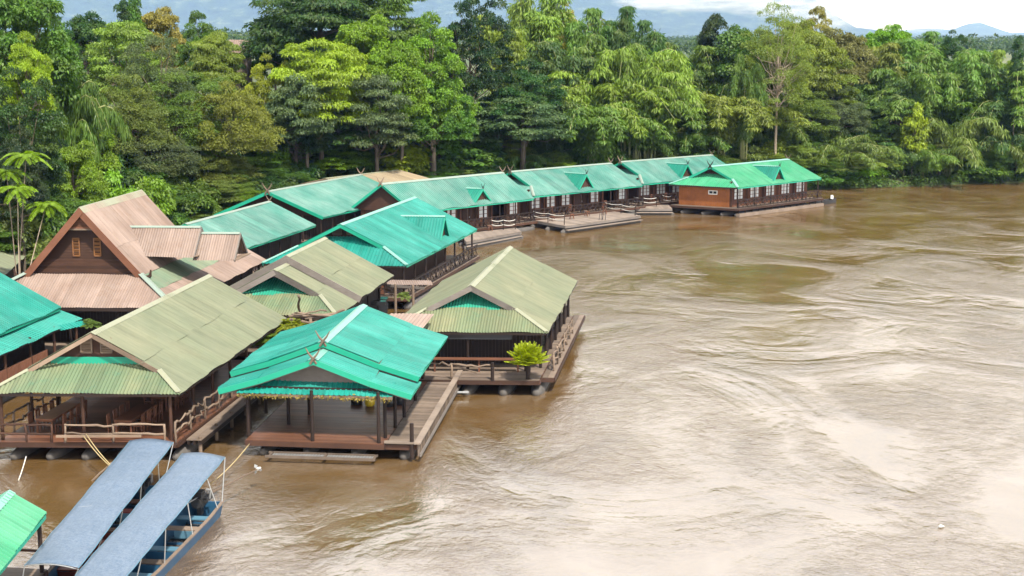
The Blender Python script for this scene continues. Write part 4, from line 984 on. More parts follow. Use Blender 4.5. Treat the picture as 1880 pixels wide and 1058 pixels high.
# wooden chairs stacked upright on the small deck, and the kayak moored below the narrow one
def small_hull(name, label, cat, p, q, beam, h, m, minside, group=None):
    p, q = Vector(p), Vector(q); ctr = (p + q) / 2; d = (q - p); ln = d.length; d.normalize(); s = Vector((d.y, -d.x, 0))
    root = empty(name, ctr); tag(root, label, cat, group); mb = MB(); n = 12; rows = []
    for i in range(n + 1):
        t = i / n; w = beam / 2 * max(.04, math.sin(math.pi * min(1, .06 + t * .92)) ** .55); lift = h * .5 * (2 * t - 1) ** 4
        c = d * (t - .5) * ln
        rows.append([c + s * w + Vector((0, 0, h + lift)), c + s * w * .7 + Vector((0, 0, -.1)), c - s * w * .7 + Vector((0, 0, -.1)), c - s * w + Vector((0, 0, h + lift)),
                     c - s * w * .82 + Vector((0, 0, h + lift)), c - s * w * .55 + Vector((0, 0, .1)), c + s * w * .55 + Vector((0, 0, .1)), c + s * w * .82 + Vector((0, 0, h + lift))])
    for r in rows: mb.v += [tuple(v) for v in r]
    for i in range(n):
        for k in range(8): mb.f.append((i * 8 + k, i * 8 + (k + 1) % 8, i * 8 + 8 + (k + 1) % 8, i * 8 + 8 + k))
    mb.build('hull', m, root)
    for t in (-.2, .15): MB().box(d * t * ln + Vector((0, 0, h * .75)), .3, beam * .7, .05, d, s, (0, 0, 1)).build('seat', minside, root)
    return root, d, s
small_hull('kayak', 'slim pale blue kayak moored beside the narrow plank deck', 'kayak', P(871, 446, .1), P(910, 440, .1), .8, .3, M['white'], M['bluelight'])
kb, d_, s_ = small_hull('motor_boat', 'small dark boat with a white outboard motor at the last guest raft', 'boat', P(1488, 376, .1), P(1534, 371, .1), 1.1, .4, M['engine'], M['dark'])
mo = MB().box(d_ * 1.6 + Vector((0, 0, .62)), .34, .28, .36).box(d_ * 1.6 + Vector((0, 0, .84)), .28, .22, .1).box(d_ * 1.75 + Vector((0, 0, .3)), .12, .12, .6).build('outboard_motor', M['white'], kb)

# ---- long-tail boats under blue awnings
def longtail(label, gun0, gun1, can, hullm, engine=True, tail=True, seats='wood', length=15.5):
    """gun0, gun1: two points on the right gunwale, stern first; can: awning ends (left, right) at the stern and towards the bow"""
    d = gun1 - gun0; d.z = 0; d.normalize(); s = Vector((-d.y, d.x, 0))
    if s.x < 0: s = -s
    hb = .82; S = gun0 - s * hb; S.z = 0; root = empty('longtail_boat', S); tag(root, label, 'boat', 'long-tail boats with blue awnings'); org = S
    def pt(u, v, z): p = S + d * u + s * v; return Vector((p.x, p.y, z))
    n = 20; outer, inner, gl = MB(), MB(), MB(); rows = []
    for i in range(n + 1):
        t = i / n; u = t * length
        w = hb * float(np.interp(t, [0, .15, .55, .85, 1], [.92, 1, 1, .6, .12])); zg = float(np.interp(t, [0, .1, .5, .8, 1], [.66, .58, .55, .8, 1.5])); zb = float(np.interp(t, [0, .7, 1], [-.2, -.2, .5]))
        rows.append((u, w, zg, zb))
    for i in range(n):
        for (mb, k, up) in ((outer, 1.0, 0), (inner, .9, .14)):
            for (a, b) in ((0, 1),):
                u0, w0, g0, b0 = rows[i]; u1, w1, g1, b1 = rows[i + 1]
                for sd in (1, -1):
                    mb.poly([pt(u0, sd * w0 * k, g0), pt(u1, sd * w1 * k, g1), pt(u1, sd * w1 * k * .72, b1 + up), pt(u0, sd * w0 * k * .72, b0 + up)])
                mb.poly([pt(u0, w0 * k * .72, b0 + up), pt(u1, w1 * k * .72, b1 + up), pt(u1, -w1 * k * .72, b1 + up), pt(u0, -w0 * k * .72, b0 + up)])
        for sd in (1, -1): gl.beam(pt(rows[i][0], sd * rows[i][1] * .95, rows[i][2] + .01), pt(rows[i + 1][0], sd * rows[i + 1][1] * .95, rows[i + 1][2] + .01), .13, .05)
    u0, w0, g0, b0 = rows[0]; outer.prism([pt(0, w0, g0), pt(0, -w0, g0), pt(0, -w0 * .72, b0), pt(0, w0 * .72, b0)], d * .06)
    hull = outer.build('hull', hullm, root, org); inner.build('lining', M['blue'], hull, org); gl.build('gunwale', M['deck_grey'], root, org)
    for i, u in enumerate(np.arange(1.0, length - 2.5, .62)):
        MB().beam(pt(u, -.56, .02), pt(u, .56, .02), .1, .1).build('rib', M['bluelight'] if i % 2 else M['blue'], root, org)
    for i, u in enumerate((1.6, 3.1, 5.2, 6.6, 8.0, 9.4, 10.8)):
        if i == 1: MB().box(pt(u, .2, .36), .5, .8, .3, d, s, (0, 0, 1)).build('locker', M['bluelight'], root, org)
        MB().beam(pt(u, -.7, .46 + (.08 if i == 1 else 0)), pt(u, .7, .46 + (.08 if i == 1 else 0)), .42, .05).build('thwart', (M['deck_grey'] if i % 2 else M['bluelight']) if seats == 'wood' else (M['red'] if i % 2 else M['deck']), root, org)
        if i > 1: MB().box(pt(u + .2, 0, .2), .04, 1.2, .4, d, s, (0, 0, 1)).build('bulkhead', M['blue'] if seats == 'wood' else M['red'], root, org)
    # awning on hoops
    L0, R0, L1, R1 = can; nu, nv = 36, 9; V = []; fc = []
    rg = random.Random(len(label)); ph = rg.uniform(0, 6)
    for i in range(nu + 1):
        t = i / nu
        for j in range(nv + 1):
            w = j / nv; p = L0.lerp(R0, w).lerp(L1.lerp(R1, w), t)
            z = p.z + .12 * math.sin(math.pi * w) - .05 * abs(math.sin(math.pi * t * 5)) * (.4 + .6 * math.sin(math.pi * w)) + .018 * math.sin(t * 17 + ph + w * 2.2) + .008 * math.sin(t * 57 + w * 5 + ph)
            V.append((p.x - org.x, p.y - org.y, z))
    for i in range(nu):
        for j in range(nv): a = i * (nv + 1) + j; fc.append((a, a + 1, a + nv + 2, a + nv + 1))
    me = bpy.data.meshes.new('awning'); me.from_pydata(V, [], fc); me.update(); me.polygons.foreach_set('use_smooth', [True] * len(me.polygons))
    aw = link('awning', me, M['tarp'], root)
    md = aw.modifiers.new('thick', 'SOLIDIFY'); md.thickness = .012
    for sd in (0, 1):
        ed = MB().tube([Vector(V[i * (nv + 1) + (nv if sd else 0)]) + org for i in range(nu + 1)], .02, 5); ed.build('awning_hem', M['bluelight'], aw, org)
    for t in np.linspace(0.0, 1.0, 6):
        pl, pr = L0.lerp(L1, t), R0.lerp(R1, t); mb = MB(); arc = []
        for j in range(9):
            w = j / 8; p = pl.lerp(pr, w); arc.append(Vector((p.x, p.y, p.z + .12 * math.sin(math.pi * w) - .03)))
        ul = (pl - S).dot(d); ul = max(.25, min(length - 2, ul)); wz = .58
        arc = [pt(ul, -hb * .93, wz)] + arc + [pt(ul, hb * .93, wz)]
        mb.tube(arc, .022, 6).build('awning_hoop', M['steel'], root, org)
    if engine:
        c = pt(.75, 0, .95); e = MB().box(c, .75, .42, .42, d, s, (0, 0, 1)).box(c + Vector((0, 0, .3)), .5, .3, .2, d, s, (0, 0, 1)).box(c + s * .27 + Vector((0, 0, .05)), .4, .12, .2, d, s, (0, 0, 1))
        for k in range(4): e.tube([c + d * (-.25 + k * .16) + s * .2 + Vector((0, 0, .15)), c + d * (-.25 + k * .16) + s * .38 + Vector((0, 0, .22)), c + d * (-.25 + k * .16) + s * .42 + Vector((0, 0, .02))], .035, 6)
        e.tube([c + d * .42, c + d * .5], .22, 12); e.box(c - Vector((0, 0, .35)), .3, .2, .5, d, s, (0, 0, 1))
        en = e.build('engine', M['engine'], root, org)
        MB().tube([c + s * .42 + Vector((0, 0, .1)), c + s * .5 + Vector((0, 0, .5)) + d * .1, c + s * .45 + Vector((0, 0, .62)) + d * .4], .045, 7).build('exhaust_pipe', M['steel'], en, org)
        MB().tube([c + d * .3 + Vector((0, 0, .2)), c + d * 1.5 + Vector((0, 0, .35))], .025, 6).build('tiller', M['steel'], en, org)
    if tail:
        a_, b_ = pt(.6, .1, 1.05), tail
        sh = MB().tube([a_, a_.lerp(b_, .5), b_], [.055, .045, .03], 7).build('drive_shaft', M['logm'], root, org)
        dv = (b_ - a_).normalized(); MB().tube([b_, b_ + dv * .12, b_ + dv * .3], [.07, .08, .04], 8).build('propeller_hub', M['rope'], sh, org)
        pb = MB(); u1 = dv.cross(Vector((0, 0, 1))).normalized(); u2 = dv.cross(u1)
        for k in range(3):
            an = k * 2.094; r_ = u1 * math.cos(an) + u2 * math.sin(an); tt = u1 * -math.sin(an) + u2 * math.cos(an)
            pb.prism([b_ + r_ * .05, b_ + r_ * .14 + tt * .09 + dv * .03, b_ + r_ * .26, b_ + r_ * .14 - tt * .07 - dv * .03], dv * .015)
        pb.build('propeller', M['steel'], sh, org)
    return root
z_ = 1.95
longtail('blue long-tail boat nearer the open river, its awning overhanging a square stern', P(413, 923, .62), P(281, 1057, .62),
         (P(335, 834, z_), P(413, 839, z_), P(112, 1085, z_), P(208, 1087, z_)), M['blue'], tail=P(472, 862, .95))
longtail('long-tail boat moored against the dining raft, its blue awning sagging in waves', P(304, 893, .62), P(172, 1043, .62),
         (P(239, 810, z_), P(318, 812, z_), P(45, 1038, z_), P(144, 1044, z_)), M['blue'], tail=None, seats='red')
# mooring ropes and poles by the boats
for k, (a, b, m_, lab) in enumerate([((153, 800, 1.5), (207, 860, .9), 'rope_y', 'yellow mooring rope running from the dining raft rail to the awning, leftmost of two'),
                                     ((158, 797, 1.5), (212, 862, .9), 'rope_y', 'yellow mooring rope running from the dining raft rail to the awning, rightmost of two'),
                                     ((458, 815, .8), (385, 890, .8), 'rope_y', 'yellow mooring rope from the pavilion deck to the square boat stern')]):
    tag(rope(P(*a), P(*b), .12, .022).build('mooring_rope', M[m_], smooth=True), lab, 'rope')
tag(log(P(205, 850, .9), P(162, 890, -.2), .05, .03, 5).build('mooring_pole', M['logm'], smooth=True), 'thin crooked pole leaning into the water in front of the floats', 'pole')
tag(rope(P(48, 838, .9), P(34, 882, .0), .05, .025).build('mooring_rope', M['rope'], smooth=True), 'white rope hanging into the water at the leftmost float', 'rope')

# ---- tables and chairs under the olive dining roof
def make_table(ln, w=.9):
    o = empty('dining_table', (0, 0, 0)); MB().box((0, 0, .75), w, ln, .06).build('table_top', M['chair'], o); MB().box((0, 0, .67), w - .15, ln - .2, .1).build('apron', M['chair'], o)
    for sx in (-1, 1):
        for sy in (-1, 1): MB().box((sx * (w / 2 - .08), sy * (ln / 2 - .1), .36), .08, .08, .72).build('leg', M['chair'], o)
    return o
def make_chair():
    o = empty('dining_chair', (0, 0, 0)); MB().box((0, 0, .45), .42, .42, .05).build('seat', M['chair'], o)
    for sx in (-1, 1):
        MB().box((sx * .18, .18, .22), .05, .05, .44).build('leg', M['chair'], o); MB().beam((sx * .18, -.18, 0), (sx * .18, -.24, 1.0), .05, .05, up=(1, 0, 0)).build('leg', M['chair'], o)
    b = MB().box((0, -.235, .95), .36, .03, .14)
    b.build('backrest', M['chair'], o)
    for x in (-.1, 0, .1): MB().box((x, -.22, .7), .04, .025, .42).build('back_slat', M['chair'], o)
    MB().box((0, -.19, .2), .34, .03, .03).build('stretcher', M['chair'], o)
    return o
F = INFO['A']; rzA = math.atan2(F.a.y, F.a.x) - math.pi / 2
tb = make_table(3.2); CH = None; chairs = []
spots = [(0.30, 2.7, 'long brown dining table under the olive roof near its front rail, on the right'), (-0.55, 2.9, 'long brown dining table under the olive roof beside the left log rail'), (0.30, 7.4, 'long brown dining table deep in the shade of the olive dining raft')]
for i, (q, s, lab) in enumerate(spots):
    t_ = tb if i == 0 else copy_tree(tb); p = F.pt(s, q, 1.0); t_.location = p; t_.rotation_euler = (0, 0, rzA); tag(t_, lab, 'table', 'dining tables on the olive raft')
    for sd in (-1, 1):
        for k in range(4):
            if CH is None: CH = make_chair(); c_ = CH
            else: c_ = copy_tree(CH)
            p = F.pt(s - 1.2 + k * .8, q + sd * .62 / (F.W / 2), 1.0); c_.location = p; c_.rotation_euler = (0, 0, rzA + sd * math.pi / 2 + rnd.uniform(-.08, .08))
            side = 'left' if sd < 0 else 'right'
            where = ('front right table', 'table by the left log rail', 'table deep in shade')[i]
            order = ('first', 'second', 'third', 'fourth')[k]
            tag(c_, f'brown dining chair, {order} from front, {side} side of {where}', 'chair', 'dining chairs on the olive raft')
# ---- chairs, tables on the guest verandas
vt = None
for key, ss in (('R2', (3.2, 6.0, 11.5)), ('R1', (6.5, 9.5)), ('R3', (2.0, 4.4))):
    F = INFO[key]
    for k, s in enumerate(ss):
        c_ = copy_tree(CH); c_.location = F.pt(s, .84, .95); c_.rotation_euler = (0, 0, math.atan2(F.a.y, F.a.x) + rnd.uniform(-.3, .3))
        tag(c_, ('first ', 'second ', 'third ')[k] + {'R1': 'brown chair from the left on the veranda of the guest raft nearest the hall', 'R2': 'brown chair from the left on the veranda behind the wide swimming deck', 'R3': 'brown chair from the left on the veranda of the half-hidden guest raft'}[key], 'chair', {'R1': 'veranda chairs, first raft', 'R2': 'veranda chairs, middle raft', 'R3': 'veranda chairs, third raft'}[key])
# ---- pavilion floor: bins, pots
F = INFO['B']
mb = MB(); p = F.pt(6.6, .28, .85); mb.tube([p, p + Vector((0, 0, .1)), p + Vector((0, 0, .55)), p + Vector((0, 0, .7))], [.2, .27, .26, .12], 12)
tag(mb.build('jerrycan', M['yellow'], None, None, True), 'round yellow container standing on the shaded pavilion floor', 'container')
for k, (s, q) in enumerate([(6.9, .12), (6.7, .5), (7.2, .6)]):
    p = F.pt(s, q, .85); mb = MB().tube([p, p + Vector((0, 0, .35)), p + Vector((0, 0, .42))], [.3, .34, .25], 10)
    tag(mb.build('black_tub', M['engine'], None, None, True), ('black tub left of the yellow container in the pavilion', 'black tub just right of the yellow container in the pavilion', 'black tub nearest the right posts of the pavilion')[k], 'tub')
# ---- driftwood arbour between the roofs
c0 = P(575, 588, 3.6); root = empty('driftwood_arbour', (c0.x, c0.y, 0)); tag(root, 'heap of crooked driftwood logs on a frame between olive and turquoise roofs', 'arbour'); org = Vector((c0.x, c0.y, 0))
for a, b, r_ in [((530, 581, 3.9), (628, 577, 3.9), .09), ((540, 575, 4.1), (612, 581, 4.0), .07), ((560, 587, 3.6), (622, 585, 3.6), .10), ((548, 543, 5.3), (553, 583, 3.6), .08), ((536, 577, 4.2), (600, 571, 4.2), .05), ((600, 585, 3.7), (632, 569, 4.2), .08), ((528, 591, 3.3), (610, 593, 3.3), .09)]:
    log(P(*a), P(*b), r_, .08, 7).build('log', M['logm'], root, org, True)
for x in (535, 570, 612): p = P(x, 588, 3.6); log((p.x, p.y, .3), (p.x, p.y, 3.7), .1, .03, 5).build('post', M['logm'], root, org, True)
tag(MB().box(P(695, 560, 1.6), 1.3, 1.0, 1.0).box(P(695, 556, 2.1) , 1.0, .7, .25).build('covered_crate', M['darkglass']), 'bundle under a dark blue cover beside the little grey canopy', 'crate')
# floating scrap of foam in the river
tag(MB().tube([P(1722, 968, .02), P(1727, 966, .08), P(1733, 967, .02)], [.03, .08, .03], 8).build('foam_scrap', M['rope'], smooth=True), 'tiny white scrap drifting in open water', 'scrap')

# ------------------------------------------------------------------ vegetation
def leaf_mesh(name, C, D, Nn, Ln, Wd, rv, curl=0.25):
    n = len(C); D = D / np.linalg.norm(D, axis=1)[:, None]
    S = np.cross(D, Nn); S /= (np.linalg.norm(S, axis=1)[:, None] + 1e-9); U = np.cross(S, D)
    Ln = np.broadcast_to(Ln, n)[:, None]; Wd = np.broadcast_to(Wd, n)[:, None]
    V = np.empty((n, 4, 3), np.float32)
    V[:, 0] = C; V[:, 1] = C + D * Ln * .45 + S * Wd / 2; V[:, 2] = C + D * Ln - U * Ln * curl; V[:, 3] = C + D * Ln * .45 - S * Wd / 2
    me = bpy.data.meshes.new(name)
    me.vertices.add(4 * n); me.vertices.foreach_set('co', V.ravel())
    me.loops.add(4 * n); me.loops.foreach_set('vertex_index', np.arange(4 * n, dtype=np.int32))
    me.polygons.add(n); me.polygons.foreach_set('loop_start', np.arange(n, dtype=np.int32) * 4)
    at = me.attributes.new('rnd', 'FLOAT', 'POINT'); at.data.foreach_set('value', np.repeat(rv.astype(np.float32), 4))
    me.update(calc_edges=True)
    return me
def unit(rg, n):
    v = rg.normal(size=(n, 3)); return v / np.linalg.norm(v, axis=1)[:, None]
def clump_leaves(rg, C, rc, per, layer, droop, jitter=.55):
    """leaves spread through flattened clumps centred on C"""
    k = len(C); c = np.repeat(C, per, 0); r = np.repeat(rc, per)[:, None]; u = unit(rg, k * per)
    u[:, 2] = np.where(u[:, 2] < -.25, -u[:, 2], u[:, 2])
    rad = rg.uniform(.45, 1.0, (k * per, 1)) ** .6
    p = c + u * r * rad * np.array([1, 1, layer])
    out = u.copy(); out[:, 2] *= .4
    D = out + rg.normal(size=out.shape) * .45; D[:, 2] -= droop
    Nn = np.array([0, 0, 1.0]) * .8 + u * .6 + rg.normal(size=out.shape) * jitter
    rv = np.clip(np.repeat(rg.uniform(0.2, .8, k), per) + rg.normal(size=k * per) * .16, 0, 1)
    return p, D, Nn, rv
def lobes(rg, u, amp):
    f = np.ones(len(u))
    for _ in range(5):
        d = unit(rg, 1)[0]; f += amp * np.maximum(0, u @ d) ** 3 * rg.uniform(-.6, 1.2)
    return f
def crown_centres(rg, n, Rr, z0, z1, amp, shell=.68, low=-.45):
    u = unit(rg, n * 3); u = u[u[:, 2] > low][:n]
    f = lobes(rg, u, amp) * rg.uniform(shell, 1.0, len(u)) ** .8
    zc = z0 + (z1 - z0) * .42; hz = np.where(u[:, 2] > 0, z1 - zc, zc - z0)
    return np.stack([u[:, 0] * Rr * f, u[:, 1] * Rr * f, zc + u[:, 2] * hz * f * .96], 1)
def limb_mesh(rg, C, H0, r0, nl, fork=.35, lean=(0, 0)):
    mb = MB(); lx, ly = lean
    top = Vector((lx, ly, H0 * .72)); tr = [Vector((0, 0, -9.0)), Vector((lx * .2, ly * .2, H0 * .2)), Vector((lx * .5 + rg.uniform(-.15, .15), ly * .5, H0 * .45)), top]
    mb.tube(tr, [r0 * 1.25, r0, r0 * .75, r0 * .35], 8)
    idx = rg.choice(len(C), min(nl, len(C)), replace=False)
    for i in idx:
        t = rg.uniform(fork, .95); b = tr[1].lerp(tr[3], t); e = Vector(C[i]); m_ = b.lerp(e, .5) + Vector((rg.uniform(-.4, .4), rg.uniform(-.4, .4), -.3 + rg.uniform(-.3, .3)))
        mb.tube([b, m_, e], [r0 * .36 * (1 - t * .5), r0 * .2, r0 * .06], 5, False)
    return mb
PROTO = {}
def proto_tree(key, seed, Rr=5.0, H0=14.0, z0=4.5, n=95, per=240, rc=(.9, 1.5), leaf=(.34, .18), layer=.55, droop=.35, amp=.35, mat_='leaf', trunk=.28, nl=26, bark='bark', shell=.62, low=-.45, jitter=.55, lean=(0, 0), name='broadleaf_tree'):
    rg = np.random.default_rng(seed); C = crown_centres(rg, n, Rr - rc[1] * .6, z0, H0 - rc[1] * layer * .6, amp, shell, low)
    C[:, 0] += lean[0] * .8; C[:, 1] += lean[1] * .8
    r = rg.uniform(rc[0], rc[1], len(C)); p, D, Nn, rv = clump_leaves(rg, C, r, per, layer, droop, jitter)
    k = len(p); me = leaf_mesh('crown', p, D, Nn, leaf[0] * rg.uniform(.7, 1.3, k), leaf[1] * rg.uniform(.7, 1.3, k), rv); me.materials.append(M[mat_])
    tm = limb_mesh(rg, C, H0, trunk, nl, lean=lean); tme = bpy.data.meshes.new('trunk'); tme.from_pydata(tm.v, [], tm.f); tme.update(); tme.materials.append(M[bark])
    rr = np.hypot(p[:, 0], p[:, 1]); PROTO.setdefault(key, []).append((me, tme, 2 * float(np.percentile(rr, 95)), float(np.percentile(p[:, 2], 99.7)), name))
def proto_bamboo(key, seed, culms=17, H0=13.0, spread=5.2, nodes=40, per=32, droop=1.0, name='bamboo_clump'):
    rg = np.random.default_rng(seed); P_, D_, N_, R_ = [], [], [], []; mb = MB()
    for c in range(culms):
        a = rg.uniform(0, 2 * math.pi); out = spread * rg.uniform(.25, 1.0) ** .7; h = H0 * rg.uniform(.72, 1.0) * (1 - .28 * (out / spread) ** 2)
        dx, dy = math.cos(a), math.sin(a); b0 = Vector((dx * .6 * rg.uniform(0, 1), dy * .6 * rg.uniform(0, 1), -.5)); pts = []
        for i in range(15):
            t = i / 14; zz = h * (math.sin(t * math.pi * .5 * 1.0) ** .9) if t < .72 else None
            arc = t ** 2.3; z_ = h * (1 - (1 - min(t / .82, 1)) ** 1.9) - (h * .20 * max(0, (t - .82) / .18) ** 1.6) * (.5 + out / spread)
            pts.append(b0 + Vector((dx * out * arc, dy * out * arc, z_)))
        mb.tube(pts, [.065 * (1 - .85 * i / 14) for i in range(15)], 5, False)
        A = np.array([tuple(p) for p in pts]); tt = np.sort(rg.uniform(.26, 1.0, nodes)); tone = rg.uniform(.25, .8)
        for t in tt:
            x = t * 14; i = min(13, int(x)); p = A[i] * (1 - (x - i)) + A[i + 1] * (x - i)
            w = 1.15 * (1.15 - .75 * t)
            u = unit(rg, per); u[:, 2] *= .45; u[:, 2] -= .25; q = p + u * rg.uniform(.15, 1.0, (per, 1)) * w
            d = u * .6 + rg.normal(size=(per, 3)) * .25; d[:, 2] -= droop * rg.uniform(.4, 1.1, per)
            P_.append(q); D_.append(d); N_.append(u * .8 + np.array([0, 0, .7]) + rg.normal(size=(per, 3)) * .4); R_.append(np.clip(tone + rg.normal(size=per) * .14, 0, 1))
    p, D, Nn, rv = np.concatenate(P_), np.concatenate(D_), np.concatenate(N_), np.concatenate(R_); k = len(p)
    me = leaf_mesh('crown', p, D, Nn, .42 * rg.uniform(.7, 1.3, k), .075 * rg.uniform(.8, 1.3, k), rv, .15); me.materials.append(M['bamboo_leaf'])
    tme = bpy.data.meshes.new('culms'); tme.from_pydata(mb.v, [], mb.f); tme.update(); tme.materials.append(M['culm'])
    rr = np.hypot(p[:, 0], p[:, 1]); PROTO.setdefault(key, []).append((me, tme, 2 * float(np.percentile(rr, 93)), float(np.percentile(p[:, 2], 99.5)), name))
for s_ in (1, 2, 3, 4): proto_tree('round', s_, n=150, per=260, rc=(.6, 1.2), leaf=(.27, .145), amp=.6)
for s_ in (11, 12, 13): proto_tree('layer', s_, Rr=5.5, n=105, per=330, rc=(.8, 1.6), layer=.32, leaf=(.31, .125), droop=.65, amp=.45, shell=.5, name='spreading_tree')
for s_ in (21, 22, 23): proto_tree('fine', s_, n=150, per=230, rc=(.7, 1.15), leaf=(.27, .085), layer=.75, droop=.45, amp=.5, mat_='leaf_fine', nl=40, name='fine_leaved_tree')
for s_ in (31, 32): proto_tree('large', s_, Rr=3.6, H0=10, z0=2.0, n=75, per=65, rc=(.7, 1.2), leaf=(.62, .36), layer=.6, droop=.6, amp=.5, nl=24, trunk=.16, name='large_leaved_tree')
proto_tree('sparse', 41, Rr=6, H0=18, z0=6.0, n=140, per=170, rc=(.7, 1.3), leaf=(.27, .09), layer=.5, droop=.3, amp=.6, mat_='leaf_fine', nl=60, bark='palebark', trunk=.19, shell=.35, name='pale_trunked_tree')
for s_ in (51, 52): proto_tree('column', s_, Rr=2.6, H0=16, z0=1.0, n=85, per=230, rc=(.9, 1.35), leaf=(.32, .22), layer=.8, droop=.7, amp=.25, nl=12, trunk=.2, low=-.95, name='vine_covered_tree')
for s_ in (61, 62, 63): proto_tree('shrub', s_, Rr=3.2, H0=4.2, z0=-.6, n=60, per=230, rc=(.6, 1.05), leaf=(.30, .16), layer=.65, droop=.5, amp=.45, nl=16, trunk=.09, low=-.1, name='shrub')
for s_ in (71, 72, 73, 74): proto_bamboo('bamboo', s_)
proto_bamboo('plume', 81, culms=7, H0=16, spread=2.2, nodes=60, per=30); proto_bamboo('plume', 82, culms=9, H0=15, spread=3.0, nodes=55, per=28)
proto_bamboo('weeping', 91, culms=15, H0=6.5, spread=6.5, nodes=34, per=30, droop=1.3); proto_bamboo('weeping', 92, culms=13, H0=6.0, spread=5.5, nodes=34, per=32, droop=1.3)
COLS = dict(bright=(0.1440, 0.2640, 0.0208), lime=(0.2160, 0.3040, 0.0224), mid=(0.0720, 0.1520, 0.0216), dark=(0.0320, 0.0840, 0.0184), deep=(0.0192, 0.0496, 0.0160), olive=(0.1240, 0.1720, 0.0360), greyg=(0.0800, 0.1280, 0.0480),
            bam=(0.1080, 0.1880, 0.0296), bamy=(0.1720, 0.2520, 0.0336), bamd=(0.0576, 0.1200, 0.0256), gold=(0.2720, 0.2520, 0.0480), brown=(0.1760, 0.1600, 0.0520), yolive=(0.1640, 0.2200, 0.0320))
TG = {'round': 'broad-leaved trees on the bank', 'layer': 'broad-leaved trees on the bank', 'fine': 'fine-leaved trees on the bank', 'large': 'young large-leaved trees', 'sparse': 'broad-leaved trees on the bank', 'column': 'vine-covered trees', 'shrub': 'shrubs along the bank', 'bamboo': 'bamboo clumps on the bank', 'plume': 'bamboo clumps on the bank', 'weeping': 'bamboo clumps on the bank'}
trg = random.Random(5)
_px = [-200, 0, 130, 250, 350, 450, 550, 650, 750, 850, 950, 1050, 1150, 1250, 1350, 1450, 1550, 1650, 1750, 1850, 2000]
_front = [97, 101, 106, 112, 118, 128, 133, 136, 142, 148, 155, 161, 166, 175, 180, 183, 188, 194, 198, 201, 205]
def bank_Y(px):
    """distance at which the line of sight along px reaches the bank"""
    k = (px - 940) / FPX / CT; ys = np.arange(60, 320, .5); d = bank_dist(ys * k, ys); i = np.argmax(d > 0)
    return float(ys[i])
def tree(kind, px, ytop, wpx, Y, col, label, zbase=None, vi=None, cat=None, hmin=3.0):
    off = Y - float(np.interp(px, _px, _front)); w = wpx * Y / FPX
    Y = bank_Y(px) + max(0, off) * 1.15 + (min(3.5, w * .25) if zbase is None else 0.5)
    top = PD(px, ytop, Y); zg = float(ground_z(top.x, Y)) if zbase is None else zbase
    pr = PROTO[kind][(trg.randrange(99) if vi is None else vi) % len(PROTO[kind])]; me, tme, w0, h0, name = pr
    w = wpx * Y / FPX; h = max(hmin, top.z - zg)
    w *= 1.12 if name != 'shrub' else 1.05
    o = empty(name, (top.x, Y, zg)); sx = w / w0; sz = h / h0
    if 'bamboo' not in name and name != 'shrub': sz = min(sz, sx * 1.7)
    o.rotation_euler = (0, 0, trg.uniform(0, 6.28)); dz = h - sz * h0
    c = link('crown', me, None, o); cc = COLS[col]; c.color = (*[x * trg.uniform(.9, 1.12) for x in cc], 1)
    b = link('culms' if 'bamboo' in name else 'trunk', tme, None, o)
    for q in (c, b): q.scale = (sx, sx, sz); q.location = (0, 0, dz)
    tag(o, label, cat or ('bamboo' if 'bamboo' in name else 'shrub' if name == 'shrub' else 'tree'), TG[kind])
    return o
T = tree
# left side, from the edge inwards
T('round', 15, -25, 190, 118, 'mid', 'leafy green tree filling the upper left corner', vi=0)
T('round', 85, 4, 110, 140, 'dark', 'dark green tree with a pointed top against the mountain, second from the left edge', vi=1)
T('round', 45, 62, 105, 112, 'lime', 'yellow-green tree at the left edge below the corner tree', vi=2)
T('round', 165, 26, 120, 150, 'dark', 'dark rounded tree right of the pointed one on the left skyline', vi=3)
T('column', 225, 2, 30, 152, 'dark', 'slender dark tree, shorter of a pair on the left skyline', vi=0)
T('column', 243, -8, 34, 154, 'mid', 'slender dark tree, taller of a pair on the left skyline', vi=1)
T('round', 282, 16, 90, 156, 'gold', 'golden flowering tree on the left skyline', vi=0)
T('layer', 228, 42, 140, 134, 'yolive', 'yellowish spreading tree below the golden one', vi=1)
T('fine', 292, 68, 130, 126, 'greyg', 'round grey-green bushy tree in the left half below the golden tree', vi=1)
T('round', 368, 24, 105, 150, 'mid', 'green tree left of the pink roof among the treetops', vi=2)
T('layer', 392, 60, 80, 142, 'yolive', 'loose yellowish tree just left of the pink roof among the treetops', vi=0)
T('weeping', 115, 135, 170, 114, 'bam', 'feathery light green bamboo above the pink gable house', zbase=4.0, vi=0)
T('round', 20, 130, 150, 106, 'dark', 'dark shaded tree at the left edge halfway down', vi=1)
T('fine', 225, 140, 150, 121, 'olive', 'olive fine-leaved tree above the pink gable, leftmost of three', vi=0)
T('fine', 320, 136, 190, 123, 'olive', 'large olive fine-leaved tree, middle of three above the turquoise roofs', vi=1)
T('fine', 415, 152, 150, 127, 'yolive', 'yellow olive fine-leaved tree, rightmost of three', vi=2)
T('round', 155, 196, 120, 113, 'bright', 'bright green low tree above the pink ridge', vi=3)
T('fine', 280, 245, 150, 118, 'greyg', 'grey-green drooping tree directly behind the pink roof ridge', vi=2)
T('fine', 385, 262, 150, 126, 'olive', 'olive bushy tree behind the plain turquoise roof', vi=0)
T('round', 130, 262, 95, 108, 'bright', 'small bright green tree with thin dark trunk behind the pink gable', vi=0)
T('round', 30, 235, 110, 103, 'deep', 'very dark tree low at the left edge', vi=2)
T('shrub', 180, 320, 130, 107, 'bright', 'bright green creeper mound left of the pink ridge end', vi=0)
T('shrub', 90, 380, 130, 102, 'mid', 'green shrub behind the left bargeboard of the pink house', vi=1)
T('shrub', 250, 330, 120, 111, 'bright', 'bright creeper mound just above the pink ridge', vi=2)
